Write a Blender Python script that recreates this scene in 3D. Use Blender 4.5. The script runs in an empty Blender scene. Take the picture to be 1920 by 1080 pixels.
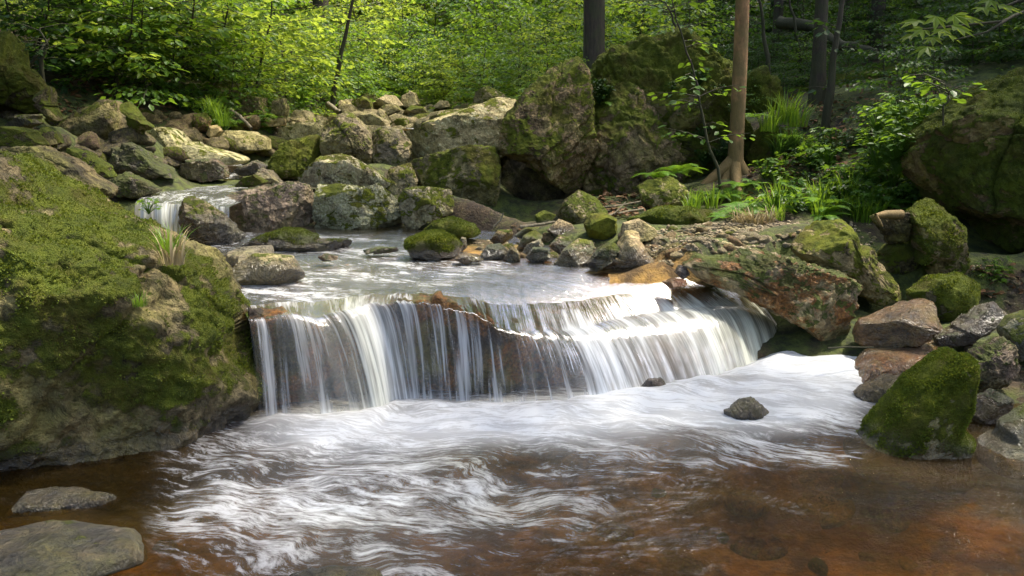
import bpy, math, random
import numpy as np
from mathutils import Vector, Matrix, Euler
C = bpy.context.scene.collection
SC = bpy.context.scene
RAD = math.radians

# ------------------------------------------------------------------ camera, sky, sun, exposure
PITCH = math.atan(290/1598.0)
CAMZ = 1.5
cam = bpy.data.cameras.new('camera'); cam_o = bpy.data.objects.new('camera', cam); C.objects.link(cam_o)
cam_o.location = (0, 0, CAMZ); cam_o.rotation_euler = (math.pi/2-PITCH, 0, 0)
cam.sensor_width = 36; cam.lens = 36*1598/1920.0; cam.clip_start = .05; cam.clip_end = 600
SC.camera = cam_o

SUN_EL, SUN_AZ = RAD(62), RAD(66)        # azimuth clockwise from +Y (ahead of the camera), towards +X
w = bpy.data.worlds.new('World'); SC.world = w; w.use_nodes = True
nt = w.node_tree
sky = nt.nodes.new('ShaderNodeTexSky'); sky.sky_type = 'NISHITA'; sky.sun_disc = False
sky.sun_elevation = SUN_EL; sky.sun_rotation = SUN_AZ; sky.dust_density = 5.0; sky.ozone_density = 1.0
nt.links.new(sky.outputs[0], nt.nodes['Background'].inputs[0]); nt.nodes['Background'].inputs[1].default_value = .15
sl = bpy.data.lights.new('sun', 'SUN'); sl.energy = 2.4; sl.angle = RAD(4); sl.color = (1, .93, .80)
so = bpy.data.objects.new('sun', sl); C.objects.link(so)
SDIR = Vector((math.sin(SUN_AZ)*math.cos(SUN_EL), math.cos(SUN_AZ)*math.cos(SUN_EL), math.sin(SUN_EL)))
so.rotation_euler = SDIR.to_track_quat('Z', 'Y').to_euler()
SC.view_settings.view_transform = 'Standard'; SC.view_settings.look = 'None'
SC.view_settings.exposure = 1.6; SC.view_settings.gamma = 1
cy = SC.cycles
cy.max_bounces = 7; cy.diffuse_bounces = 3; cy.glossy_bounces = 3; cy.transmission_bounces = 4; cy.transparent_max_bounces = 12
cy.use_denoising = True; cy.denoiser = 'OPENIMAGEDENOISE'; cy.sample_clamp_indirect = 6
try: cy.caustics_reflective = False; cy.caustics_refractive = False
except Exception: pass

# ------------------------------------------------------------------ pixel -> world (1920x1080 photo)
_cp, _sp = math.cos(PITCH), math.sin(PITCH)
def ray(px, py):
    a = (px-960)/1598.0; b = (540-py)/1598.0
    return np.array([a, _cp+b*_sp, -_sp+b*_cp])
def P(px, py, Y):
    d = ray(px, py); return np.array([0, 0, CAMZ])+d*(Y/d[1])
def G(px, py, z):
    d = ray(px, py); return np.array([0, 0, CAMZ])+d*((z-CAMZ)/d[2])

def topix(V):
    x, y, z = V[:, 0], V[:, 1], V[:, 2]-CAMZ
    dep = y*_cp-z*_sp; up = y*_sp+z*_cp
    return 960+1598*x/dep, 540-1598*up/dep

# ------------------------------------------------------------------ numpy noise
_rs = np.random.RandomState(7)
_perm = np.concatenate([_rs.permutation(256)]*3)
_grad = _rs.normal(size=(256, 3)); _grad /= np.linalg.norm(_grad, axis=1)[:, None]
def pn(p):
    p = np.asarray(p, float); i = np.floor(p).astype(int); f = p-i; i &= 255
    u = f*f*f*(f*(f*6-15)+10)
    out = 0
    for dx in (0, 1):
        wx = u[:, 0] if dx else 1-u[:, 0]
        for dy in (0, 1):
            wy = u[:, 1] if dy else 1-u[:, 1]
            for dz in (0, 1):
                wz = u[:, 2] if dz else 1-u[:, 2]
                h = _perm[_perm[_perm[i[:, 0]+dx]+i[:, 1]+dy]+i[:, 2]+dz]
                g = _grad[h]
                out = out+wx*wy*wz*(g[:, 0]*(f[:, 0]-dx)+g[:, 1]*(f[:, 1]-dy)+g[:, 2]*(f[:, 2]-dz))
    return out*1.5
def fbm(p, o=4, gain=.5):
    a, s, t = 1, 0, 0; p = np.array(p, float)
    for k in range(o):
        s = s+a*pn(p+17.3*k); t += a; a *= gain; p = p*2.03
    return s/t
def ridge(p, o=3):
    a, s, t = 1, 0, 0; p = np.array(p, float)
    for k in range(o):
        s = s+a*(1-2*np.abs(pn(p+9.1*k))); t += a; a *= .5; p = p*2.1
    return s/t
def sstep(a, b, x):
    t = np.clip((x-a)/(b-a), 0, 1); return t*t*(3-2*t)

# ------------------------------------------------------------------ mesh helpers
def mesh(name, V, faces, mat, smooth=True, uv=None, attrs=None):
    """faces: list of (M,k) int arrays"""
    me = bpy.data.meshes.new(name); V = np.asarray(V, np.float32)
    if not isinstance(faces, list): faces = [faces]
    faces = [np.asarray(f, np.int32) for f in faces if len(f)]
    lv = np.concatenate([f.ravel() for f in faces])
    tot = np.concatenate([np.full(len(f), f.shape[1], np.int32) for f in faces])
    st = np.concatenate([[0], np.cumsum(tot)[:-1]]).astype(np.int32)
    me.vertices.add(len(V)); me.vertices.foreach_set('co', V.ravel())
    me.loops.add(len(lv)); me.loops.foreach_set('vertex_index', lv)
    me.polygons.add(len(tot)); me.polygons.foreach_set('loop_start', st)
    me.update(calc_edges=True)
    me.polygons.foreach_set('use_smooth', np.full(len(tot), smooth, bool))
    if uv is not None:
        l = me.uv_layers.new(name='flow'); l.data.foreach_set('uv', np.asarray(uv, np.float32)[lv].ravel())
    for k, a in (attrs or {}).items():
        t = me.attributes.new(k, 'FLOAT', 'POINT'); t.data.foreach_set('value', np.asarray(a, np.float32))
    if mat: me.materials.append(mat)
    return me
def link(name, me, parent=None, loc=None):
    o = bpy.data.objects.new(name, me); C.objects.link(o)
    if parent: o.parent = parent
    if loc is not None: o.location = loc
    return o
def empty(name, loc, rz=0):
    o = bpy.data.objects.new(name, None); C.objects.link(o); o.location = loc; o.rotation_euler = (0, 0, rz); o.empty_display_size = .1
    return o
def tag(o, label=None, cat=None, group=None, kind=None):
    if label: o['label'] = label
    if cat: o['category'] = cat
    if group: o['group'] = group
    if kind: o['kind'] = kind
    return o
def copy_tree(o, loc, rot=(0, 0, 0), sc=1, label=None, cat=None, group=None):
    c = o.copy(); C.objects.link(c); c.location = loc; c.rotation_euler = rot
    c.scale = (sc, sc, sc) if np.isscalar(sc) else sc
    for ch in o.children:
        d = ch.copy(); C.objects.link(d); d.parent = c
    tag(c, label, cat, group)
    return c

# ------------------------------------------------------------------ node helper
class N:
    def __init__(s, name):
        s.m = bpy.data.materials.new(name); s.m.use_nodes = True; s.t = s.m.node_tree; s.t.nodes.clear()
        s.out = s.t.nodes.new('ShaderNodeOutputMaterial')
    def _in(s, sock, v):
        if v is None: return
        if hasattr(v, 'is_linked'): s.t.links.new(v, sock)
        else:
            if sock.type == 'RGBA' and not np.isscalar(v) and len(v) == 3: v = (*v, 1)
            sock.default_value = v
    def n(s, typ, ins=None, **kw):
        nd = s.t.nodes.new(typ)
        for k, v in kw.items(): setattr(nd, k, v)
        for k, v in (ins or {}).items(): s._in(nd.inputs[k], v)
        return nd
    def math(s, op, a, b=None, c=None, clamp=False):
        nd = s.t.nodes.new('ShaderNodeMath'); nd.operation = op; nd.use_clamp = clamp
        s._in(nd.inputs[0], a); s._in(nd.inputs[1], b); s._in(nd.inputs[2], c); return nd.outputs[0]
    def add(s, a, b): return s.math('ADD', a, b)
    def mul(s, a, b): return s.math('MULTIPLY', a, b)
    def step(s, a, b, x):
        nd = s.t.nodes.new('ShaderNodeMapRange'); nd.interpolation_type = 'SMOOTHSTEP'
        s._in(nd.inputs[0], x); s._in(nd.inputs[1], a); s._in(nd.inputs[2], b); return nd.outputs[0]
    def mix(s, f, a, b):
        nd = s.t.nodes.new('ShaderNodeMix'); nd.data_type = 'RGBA'
        s._in(nd.inputs[0], f); s._in(nd.inputs[6], a); s._in(nd.inputs[7], b); return nd.outputs[2]
    def mulc(s, a, b):
        nd = s.t.nodes.new('ShaderNodeMix'); nd.data_type = 'RGBA'; nd.blend_type = 'MULTIPLY'
        nd.inputs[0].default_value = 1; s._in(nd.inputs[6], a); s._in(nd.inputs[7], b); return nd.outputs[2]
    def noise(s, vec, scale, detail=4, rough=.55, dist=0):
        nd = s.n('ShaderNodeTexNoise', {'Vector': vec, 'Scale': scale, 'Detail': detail, 'Roughness': rough, 'Distortion': dist}); return nd.outputs[0]
    def attr(s, name, kind='GEOMETRY', out='Fac'):
        return s.n('ShaderNodeAttribute', attribute_name=name, attribute_type=kind).outputs[out]
    def bump(s, h, strength, dist, normal=None):
        return s.n('ShaderNodeBump', {'Height': h, 'Strength': strength, 'Distance': dist, 'Normal': normal}).outputs[0]
    def surf(s, sh): s.t.links.new(sh, s.out.inputs[0]); return s.m

# ------------------------------------------------------------------ materials
def rock_material():
    k = N('stone')
    tc = k.n('ShaderNodeTexCoord').outputs['Object']
    rnd = k.n('ShaderNodeObjectInfo').outputs['Random']
    v = k.n('ShaderNodeVectorMath', {0: tc, 1: k.n('ShaderNodeCombineXYZ', {0: k.mul(rnd, 37.), 1: k.mul(rnd, 11.)}).outputs[0]}, operation='ADD').outputs[0]
    n1 = k.noise(v, 2.6, 5, .6); n2 = k.noise(v, 11, 6, .65, .4); n3 = k.noise(v, 55, 5, .7); n4 = k.noise(v, 170, 3, .6)
    vor = k.n('ShaderNodeTexVoronoi', {'Vector': v, 'Scale': 34.}).outputs['Distance']
    tint = k.attr('tint', 'OBJECT', 'Color')
    moss = k.attr('moss'); lich = k.attr('lichen', 'OBJECT'); rust = k.attr('rust', 'OBJECT'); mossy = k.attr('mossbright', 'OBJECT')
    wetz = k.attr('wetz', 'OBJECT'); gloss = k.attr('gloss', 'OBJECT')
    val = k.math('ADD', k.mul(n1, .9), k.math('ADD', k.mul(n2, .9), k.mul(n3, .7)))
    f = k.n('ShaderNodeMapRange', {0: val, 1: .92, 2: 1.58, 3: .07, 4: 1.75}).outputs[0]
    fc = k.n('ShaderNodeCombineColor', {0: f, 1: f, 2: f}).outputs[0]
    base = k.mulc(tint, fc)
    warm = k.step(.45, .68, k.noise(v, 4.3, 4)); base = k.mix(k.mul(warm, .35), base, k.mulc((.50, .38, .17), fc))
    base = k.mix(k.mul(k.step(.42, .66, k.noise(v, 3.4, 5, .65)), .50), base, k.mulc((.25, .24, .055), fc))   # thin film of green algae
    # rust / orange algae
    rm = k.step(.0, .22, k.math('SUBTRACT', k.add(rust, k.mul(k.math('SUBTRACT', k.noise(v, 5, 5, .65), .5), 1.7)), .34))
    base = k.mix(k.mul(rm, .9), base, k.mix(k.step(.35, .7, n3), (.13, .050, .012), (.46, .19, .030)))
    # pale lichen with dark specks
    lm = k.step(.0, .12, k.math('SUBTRACT', k.add(k.mul(lich, .62), k.add(k.mul(n2, .55), k.mul(n3, .22))), .76))
    lc = k.mix(k.step(.4, .62, n3), (.38, .38, .17), (.66, .63, .42))
    speck = k.step(.20, .30, k.add(vor, k.mul(n3, .15)))
    base = k.mix(k.mul(lm, .9), base, k.mix(k.step(.56, .66, k.noise(v, 26, 5, .7)), lc, (.05, .055, .035)))
    # near-black blotches at random, with a shape of their own
    base = k.mix(k.mul(k.step(.54, .68, k.noise(v, 7.5, 6, .75, 1.2)), .75), base, (.030, .025, .014))
    # moss
    mm = k.step(-.12, .16, k.math('ADD', k.math('SUBTRACT', moss, .5), k.math('ADD', k.mul(k.math('SUBTRACT', n3, .5), .7), k.mul(k.math('SUBTRACT', n2, .5), 1.1))))
    m1 = k.mix(k.step(.36, .66, k.noise(v, 9, 5, .65)), (.022, .042, .005), (.110, .155, .012))
    m2 = k.mix(k.step(.35, .65, n2), (.10, .13, .012), (.27, .29, .022))
    mc = k.mix(mossy, m1, m2)
    mc = k.mix(k.mul(k.step(.45, .75, n4), .55), mc, (.21, .235, .03))
    mc = k.mix(k.mul(k.step(.47, .66, k.noise(v, 3.1, 5, .65)), .6), mc, k.mix(n3, (.055, .042, .012), (.15, .105, .025)))
    base = k.mix(mm, base, mc)
    # wet band at the water line
    wp = k.n('ShaderNodeSeparateXYZ', {0: k.n('ShaderNodeNewGeometry').outputs['Position']}).outputs[2]
    wet = k.math('MAXIMUM', gloss, k.step(.05, -.02, k.math('SUBTRACT', k.math('SUBTRACT', wp, wetz), k.mul(k.math('SUBTRACT', n2, .5), .16))))
    base = k.mix(wet, base, k.mulc(base, (.50, .47, .43)))
    rough = k.n('ShaderNodeMapRange', {0: k.mul(wet, k.math('SUBTRACT', 1.15, k.mul(mm, .6))), 3: .88, 4: .16}).outputs[0]
    h = k.math('ADD', k.mul(n2, .9), k.math('ADD', k.mul(n3, .55), k.mul(n4, .22)))
    h = k.math('ADD', h, k.mul(mm, k.add(k.mul(n4, .9), k.mul(n3, .5))))
    h = k.math('ADD', h, k.mul(k.math('ABSOLUTE', k.math('SUBTRACT', k.noise(v, 6.5, 5, .6, .6), .5)), 3.2))
    b = k.bump(h, 1., .035)
    p = k.n('ShaderNodeBsdfPrincipled', {'Base Color': base, 'Roughness': rough, 'Normal': b, 'Specular IOR Level': k.n('ShaderNodeMapRange', {0: wet, 3: .25, 4: 1.0}).outputs[0]})
    return k.surf(p.outputs[0])

def leaf_material(name, dark, light, trans, tw=.45, rough=.45):
    k = N(name)
    r = k.n('ShaderNodeNewGeometry').outputs['Random Per Island']; o = k.n('ShaderNodeObjectInfo').outputs['Random']
    f = k.add(k.mul(r, .65), k.mul(o, .35))
    c = k.mix(f, dark, light); t = k.mix(f, tuple(x*.7 for x in trans), trans)
    p = k.n('ShaderNodeBsdfPrincipled', {'Base Color': c, 'Roughness': rough, 'Specular IOR Level': .35})
    tr = k.n('ShaderNodeBsdfTranslucent', {'Color': t})
    m = k.n('ShaderNodeMixShader', {0: tw, 1: p.outputs[0], 2: tr.outputs[0]})
    return k.surf(m.outputs[0])

def bark_material(name, c1, c2, mossc, mossamt=.3, stretch=6):
    k = N(name)
    tc = k.n('ShaderNodeTexCoord').outputs['Object']
    mp = k.n('ShaderNodeMapping', {'Vector': tc, 'Scale': (stretch, stretch, 1)}).outputs[0]
    n1 = k.noise(mp, 5, 6, .65); n2 = k.noise(tc, 3, 4); n3 = k.noise(mp, 30, 4, .6)
    c = k.mix(k.step(.3, .7, k.add(k.mul(n1, .7), k.mul(n3, .3))), c1, c2)
    z = k.n('ShaderNodeSeparateXYZ', {0: tc}).outputs[2]
    mm = k.mul(k.step(.45, .6, k.add(n2, k.mul(k.step(1.2, 0., z), .22))), mossamt)
    c = k.mix(mm, c, mossc)
    p = k.n('ShaderNodeBsdfPrincipled', {'Base Color': c, 'Roughness': .85, 'Normal': k.bump(k.add(n1, k.mul(n3, .5)), .6, .02)})
    return k.surf(p.outputs[0])

def ground_material():
    k = N('forest_floor')
    tc = k.n('ShaderNodeTexCoord').outputs['Object']
    n1 = k.noise(tc, 1.1, 6, .65); n2 = k.noise(tc, 9, 6, .7); n3 = k.noise(tc, 40, 4, .7)
    bed = k.attr('bed')
    soil = k.mix(k.step(.35, .7, n2), (.026, .017, .009), (.095, .062, .030))
    soil = k.mix(k.step(.55, .75, n3), soil, (.16, .10, .045))
    green = k.mix(k.step(.35, .65, n2), (.020, .030, .006), (.085, .105, .015))
    c = k.mix(k.step(.38, .54, k.add(n1, k.mul(k.math('SUBTRACT', n2, .5), .25))), soil, green)
    bc = k.mix(k.step(.38, .64, k.noise(tc, 4.5, 6, .65, .5)), (.08, .045, .012), (.38, .22, .05)); bc = k.mix(k.step(.5, .66, n2), bc, (.16, .09, .025))
    bc = k.mix(k.step(.45, .7, n1), bc, (.10, .06, .014))
    c = k.mix(bed, c, bc)
    p = k.n('ShaderNodeBsdfPrincipled', {'Base Color': c, 'Roughness': .9, 'Normal': k.bump(k.add(n2, n3), .8, .03)})
    return k.surf(p.outputs[0])

def water_material(name, veil=False):
    """brown clear water with a web of white streaks, froth and painted sky reflection together, laid along the flow (uv: along, across in metres)"""
    k = N(name)
    uv = k.n('ShaderNodeUVMap', uv_map='flow').outputs[0]
    def st(sx, sy, scale, det=4, dist=0., rough=.6):
        return k.noise(k.n('ShaderNodeMapping', {'Vector': uv, 'Scale': (sx, sy, 1)}).outputs[0], scale, det, rough, dist)
    foam = k.attr('foam'); soft = k.attr('soft'); tin = k.attr('tint')
    if veil:
        s0 = st(.12, 1, 4.3, 3, .3); s1 = st(.10, 1, 12, 3); s2 = st(.05, 1, 27, 3); s3 = st(.035, 1, 75, 3)
        s = k.math('ADD', k.add(k.mul(s0, .85), k.mul(s1, .80)), k.math('ADD', k.mul(s2, .60), k.math('SUBTRACT', k.mul(s3, .42), .80)))
    else:
        s1 = st(.55, 1, 2.6, 5, .4); s2 = st(.40, 1, 10, 7, .5, .72); s3 = st(.30, 1, 40, 6, .4, .75)
        s = k.math('ADD', k.mul(s1, .75), k.math('ADD', k.mul(s2, .95), k.math('SUBTRACT', k.mul(s3, .85), .75)))
    f = k.n('ShaderNodeMapRange', {0: foam, 1: .10, 2: .80}).outputs[0]
    mask = k.step(k.math('SUBTRACT', (.54 if not veil else .60), k.mul(f, .16 if not veil else .24)), k.math('ADD', .74 if not veil else .80, k.mul(soft, .12)), s)
    fm = k.math('ADD', k.math('MULTIPLY', k.math('POWER', f, 1.5), k.math('MINIMUM', k.mul(soft, .66), .66) if not veil else .30), k.math('MULTIPLY', k.mul(mask, k.step(.02, .25, f)), k.add(k.mul(f, .50), .45)))
    fm = k.math('MINIMUM', fm, 1.)
    b = k.bump(s, .6 if not veil else .5, .018)
    body_c = k.mix(k.step(.4, .65, s1), (.040, .026, .006), (.135, .085, .019))
    body_c = k.mix(tin, body_c, (.055, .058, .014))
    body = k.n('ShaderNodeMixShader', {0: .19, 1: k.n('ShaderNodeBsdfTransparent', {'Color': (.60, .43, .17, 1)}).outputs[0], 2: k.n('ShaderNodeBsdfDiffuse', {'Color': body_c}).outputs[0]})
    if veil:
        fall = k.attr('fall')
        body = k.n('ShaderNodeMixShader', {0: fall, 1: body.outputs[0], 2: k.n('ShaderNodeBsdfTransparent', {'Color': (.93, .93, .90, 1)}).outputs[0]})
    fr = k.n('ShaderNodeFresnel', {'IOR': 1.33, 'Normal': b}).outputs[0]
    gl = k.n('ShaderNodeBsdfGlossy', {'Color': (.95, .97, 1, 1), 'Roughness': .07, 'Normal': b})
    wsh = k.n('ShaderNodeMixShader', {0: k.math('MINIMUM', k.mul(fr, .68 if not veil else .4), .9), 1: body.outputs[0], 2: gl.outputs[0]})
    fc = k.mix(tin, (.84, .87, .91), (.70, .70, .40))
    fo = k.n('ShaderNodeBsdfPrincipled', {'Base Color': fc, 'Roughness': .45, 'Normal': b, 'Specular IOR Level': .4})
    ft = k.n('ShaderNodeMixShader', {0: .30, 1: fo.outputs[0], 2: k.n('ShaderNodeBsdfTranslucent', {'Color': fc}).outputs[0]})
    m = k.n('ShaderNodeMixShader', {0: k.mul(fm, .97), 1: wsh.outputs[0], 2: ft.outputs[0]})
    return k.surf(m.outputs[0])

M_ROCK = rock_material(); M_GROUND = ground_material()
M_WATER = water_material('stream_water'); M_FALL = water_material('falling_water', True)
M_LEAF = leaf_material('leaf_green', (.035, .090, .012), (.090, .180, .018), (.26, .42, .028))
M_LEAFY = leaf_material('leaf_sunlit', (.060, .140, .012), (.150, .240, .018), (.43, .54, .055), .55)  # lighter, yellower copy of the green leaf: sunlight put into the colour
M_LEAFD = leaf_material('leaf_shade', (.018, .050, .012), (.040, .090, .018), (.10, .20, .02))  # darker copy of the green leaf: woodland gloom put into the colour
M_GRASS = leaf_material('grass_blade', (.06, .14, .012), (.13, .24, .02), (.30, .46, .03), .4)
M_FERN = leaf_material('fern_leaf', (.06, .15, .015), (.12, .25, .02), (.28, .48, .03), .4)
M_DRY = leaf_material('dry_blade', (.20, .14, .06), (.42, .34, .18), (.3, .24, .1), .25)
M_LITTER = leaf_material('dead_leaf', (.09, .045, .02), (.26, .15, .07), (.2, .1, .04), .1, .8)
M_MOSS = leaf_material('moss_leaf', (.028, .050, .006), (.180, .225, .016), (.22, .25, .02), .25, .8)
M_BARK = bark_material('smooth_bark', (.16, .085, .036), (.38, .21, .09), (.06, .07, .015), .55, 3)
M_DARKBARK = bark_material('dark_bark', (.020, .015, .010), (.065, .048, .030), (.035, .045, .010), .5)
M_WOOD = bark_material('weathered_wood', (.10, .075, .05), (.30, .25, .18), (.08, .09, .02), .25)
# ------------------------------------------------------------------ stones
def _ico(level):
    import bmesh
    bm = bmesh.new(); bmesh.ops.create_icosphere(bm, subdivisions=level, radius=1)
    V = np.array([v.co[:] for v in bm.verts]); F = np.array([[v.index for v in f.verts] for f in bm.faces]); bm.free()
    return V/np.linalg.norm(V, axis=1)[:, None], F
ICO = {l: _ico(l) for l in (2, 3, 5, 6, 7, 8)}
def radial(poly, n=360):
    """centre and r(angle) of a polygon"""
    p = np.array(poly, float); q = np.roll(p, -1, 0)
    cr = p[:, 0]*q[:, 1]-q[:, 0]*p[:, 1]; A = cr.sum()/2
    c = ((p+q)*cr[:, None]).sum(0)/(6*A)
    p = p-c; q = q-c; th = np.arange(n)*2*np.pi/n; r = np.zeros(n)
    for i, t in enumerate(th):
        d = np.array([math.cos(t), math.sin(t)]); e = q-p
        den = d[0]*e[:, 1]-d[1]*e[:, 0]; den = np.where(abs(den) < 1e-9, 1e-9, den)
        tt = (p[:, 0]*e[:, 1]-p[:, 1]*e[:, 0])/den; s = (p[:, 0]*d[1]-p[:, 1]*d[0])/den
        ok = (tt > 0) & (s >= -1e-6) & (s <= 1+1e-6)
        r[i] = tt[ok].max() if ok.any() else 0
    bad = r == 0; r[bad] = r[~bad].mean()
    kr = np.array([1, 2, 3, 2, 1.])/9; r = np.convolve(np.concatenate([r[-2:], r, r[:2]]), kr, 'valid')
    return c, r
def stone_shape(D, r, dy, flat, rng, box=.62, facets=14, rough=1., cut=(.64, .93), smooth=False, back=.55):
    if flat: a, b, e = D[:, 0], D[:, 1], D[:, 2]
    else: a, b, e = D[:, 0], D[:, 2], D[:, 1]
    rho = np.sqrt(a*a+b*b); th = np.arctan2(b, a) % (2*np.pi); n = len(r)
    x = th/(2*np.pi)*n; i = np.floor(x).astype(int); f = x-i
    R = r[i % n]*(1-f)+r[(i+1) % n]*f
    rr = R*rho**box
    u, v, w_ = rr*np.cos(th), rr*np.sin(th), dy*np.sign(e)*np.abs(e)**box
    if not flat: w_ = np.where(w_ > 0, w_*back, w_)
    V = np.stack([u, v, w_] if flat else [u, w_, v], 1)
    size = float(np.median(r))
    for k in range(facets):
        nn = rng.normal(size=3)
        if flat: nn[2] = abs(nn[2])+.5
        else: nn[1] = -abs(nn[1])-.75 if rng.rand() < .8 else nn[1]
        nn /= np.linalg.norm(nn); d = V@nn; h = d.max()*rng.uniform(*cut)
        V = V-nn*(np.maximum(d-h, 0)*.92)[:, None]
    off = rng.uniform(0, 60, 3); q = V/size+off
    L = np.linalg.norm(V, axis=1)[:, None]+1e-9; dirn = V/L
    disp = .085*fbm(q*1.1, 3)+rough*(.072*ridge(q*2.3, 3)+.060*fbm(q*6, 4)+.022*ridge(q*15, 3)) if not smooth else .05*fbm(q*1.1, 2)+rough*.012*fbm(q*7, 3)
    if rough >= .8 and not smooth:
        for k in range(4):
            nn = rng.normal(size=3); nn /= np.linalg.norm(nn); dd = V@nn/size-rng.uniform(-.6, .6)+.22*fbm(q*1.3+k*7, 3)
            wdt = rng.uniform(.012, .028); disp = disp-rng.uniform(.03, .06)*np.exp(-(dd/wdt)**2)+rng.uniform(-.03, .03)*np.tanh(dd/.03)
    return V+dirn*(disp*size)[:, None], size, off
def moss_attr(me, off, size, amount, seed):
    n = len(me.vertices); nv = np.zeros(n*3, np.float32); me.vertex_normals.foreach_get('vector', nv); nv = nv.reshape(-1, 3)
    co = np.zeros(n*3, np.float32); me.vertices.foreach_get('co', co); co = co.reshape(-1, 3)
    fq = 2.4 if size > .6 else (5 if size > .25 else 11)
    m = NZW[0]*nv[:, 2]+.95*fbm(co*fq+off, 4)+.45*fbm(co*fq*4.3+off, 3)+(amount*2.1-.95)
    m = sstep(-.25, .45, m) if amount > 0 else np.zeros(n)
    t = me.attributes.new('moss', 'FLOAT', 'POINT'); t.data.foreach_set('value', m.astype(np.float32))
    return co, nv, m
NZW = [.34]
ANCH = []; ROCKS = []
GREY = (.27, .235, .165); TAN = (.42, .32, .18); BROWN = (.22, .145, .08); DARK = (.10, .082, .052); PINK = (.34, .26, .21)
def rock(label, poly, Y=None, dy=.2, z0=None, flat=None, lvl=6, name='boulder', cat='boulder', tint=GREY, moss=.3, lichen=.12, rust=0., bright=.35, wet=None, gloss=0., anchor=True, seed=None, tuft=0, **kw):
    rng = np.random.RandomState(len(ROCKS)*13+5 if seed is None else seed)
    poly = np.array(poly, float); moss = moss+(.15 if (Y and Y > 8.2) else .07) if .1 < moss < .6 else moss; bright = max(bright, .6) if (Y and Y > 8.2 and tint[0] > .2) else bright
    if flat is not None:
        p3 = np.array([G(x, y, flat) for x, y in poly]); c, r = radial(p3[:, :2]); cen = np.array([c[0], c[1], flat])
    else:
        if Y is None: Y = G(poly[poly[:, 1].argmax()][0], poly[:, 1].max(), z0)[1]+dy*.75
        p3 = np.array([P(x, y, Y) for x, y in poly]); c, r = radial(p3[:, [0, 2]]); cen = np.array([c[0], Y, c[1]])
    D, F = ICO[lvl]; st0 = rng.get_state()
    if flat is None:                     # fit the outline of the solid stone, seen from the camera, to the outline in the photograph
        cpx, rpx = radial(poly*np.array([1, -1])); D5 = ICO[6 if lvl > 6 else 5][0]
        for it in range(4):
            rng.set_state(st0); V, size, off = stone_shape(D5, r, dy, False, rng, **kw); X, Yp = topix(V+cen)
            dx, dyp = X-cpx[0], -Yp-cpx[1]; th = np.arctan2(dyp, dx) % (2*np.pi); rad = np.hypot(dx, dyp); b = (th/(2*np.pi)*72).astype(int) % 72
            mx = np.zeros(72); np.maximum.at(mx, b, rad); mx[mx == 0] = np.nan; mx = mx*.975
            ratio = rpx.reshape(72, 5).mean(1)/mx; ratio = np.where(np.isnan(ratio), 1, np.clip(ratio, .6, 1.6))
            ratio = np.convolve(np.concatenate([ratio[-1:], ratio, ratio[:1]]), [.25, .5, .25], 'valid')
            r = r*np.interp(np.arange(360)+.5, np.arange(-1, 73)*5+2.5, np.concatenate([ratio[-1:], ratio, ratio[:1]]))**.85
        rng.set_state(st0)
    V, size, off = stone_shape(D, r, dy, flat is not None, rng, **kw)
    zb = V[:, 2].min(); base = cen+np.array([0, 0, zb]); V = V-np.array([0, 0, zb])
    me = mesh(name, V, F, M_ROCK)
    co, nv, m = moss_attr(me, off, size, moss, 0)
    if wet is not None:
        m = m*sstep(.0, .10, V[:, 2]+base[2]-wet+.06*fbm(V*5, 2)); me.attributes['moss'].data.foreach_set('value', m.astype(np.float32))
    o = link(name, me, None, base); tag(o, label, cat)
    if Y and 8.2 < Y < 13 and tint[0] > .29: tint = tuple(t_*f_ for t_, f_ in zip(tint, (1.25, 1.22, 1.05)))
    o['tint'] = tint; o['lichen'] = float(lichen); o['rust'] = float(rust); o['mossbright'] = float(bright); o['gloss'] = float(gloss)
    o['wetz'] = float(wet)+.09 if wet is not None else -50.
    ROCKS.append(o)
    if anchor and flat is None: ANCH.append((base[0], base[1], base[2]+.12*(V[:, 2].max()), max(.25, size)))
    if tuft:
        co = co+nv*(m*(.002+.014*np.clip(fbm(co*7+off, 3)+.3, 0, 1)))[:, None].astype(np.float32); me.vertices.foreach_set('co', co.astype(np.float32).ravel()); me.update()
        moss_tufts(o, co, nv, F, m, tuft, rng)
    return o
def moss_tufts(o, co, nv, F, m, cnt, rng, s=(.006, .014)):
    fm = m[F].mean(1); a = np.linalg.norm(np.cross(co[F[:, 1]]-co[F[:, 0]], co[F[:, 2]]-co[F[:, 0]]), axis=1)
    wc = co+np.array(o.location)
    vis = (nv[F].mean(1)*(np.array([0, 0, CAMZ])-wc[F].mean(1))).sum(1) > -.1
    pr = a*sstep(.35, .75, fm+.35*fbm(co[F[:, 0]]*14+3, 2))*np.where(vis, 1, .25); pr /= pr.sum()
    fi = rng.choice(len(F), cnt, p=pr); b = rng.dirichlet((1, 1, 1), cnt)
    pos = (co[F[fi]]*b[:, :, None]).sum(1); nn = nv[F[fi]].mean(1)
    d = nn+rng.normal(size=(cnt, 3))*.75+np.array([0, 0, .25]); d /= np.linalg.norm(d, axis=1)[:, None]
    sd = np.cross(d, rng.normal(size=(cnt, 3))); sd /= np.linalg.norm(sd, axis=1)[:, None]
    L = (rng.uniform(s[0], s[1], cnt)*np.clip(.75+1.3*fbm(pos*8, 2), .4, 1.7))[:, None]
    V = np.stack([pos-nn*.003, pos+d*L*.5+sd*L*.38, pos+d*L, pos+d*L*.5-sd*L*.38], 1).reshape(-1, 3)
    Fq = np.arange(cnt*4).reshape(-1, 4)
    c = link('moss', mesh('moss', V, Fq, M_MOSS, False), o); c['kind'] = 'stuff'

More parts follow.
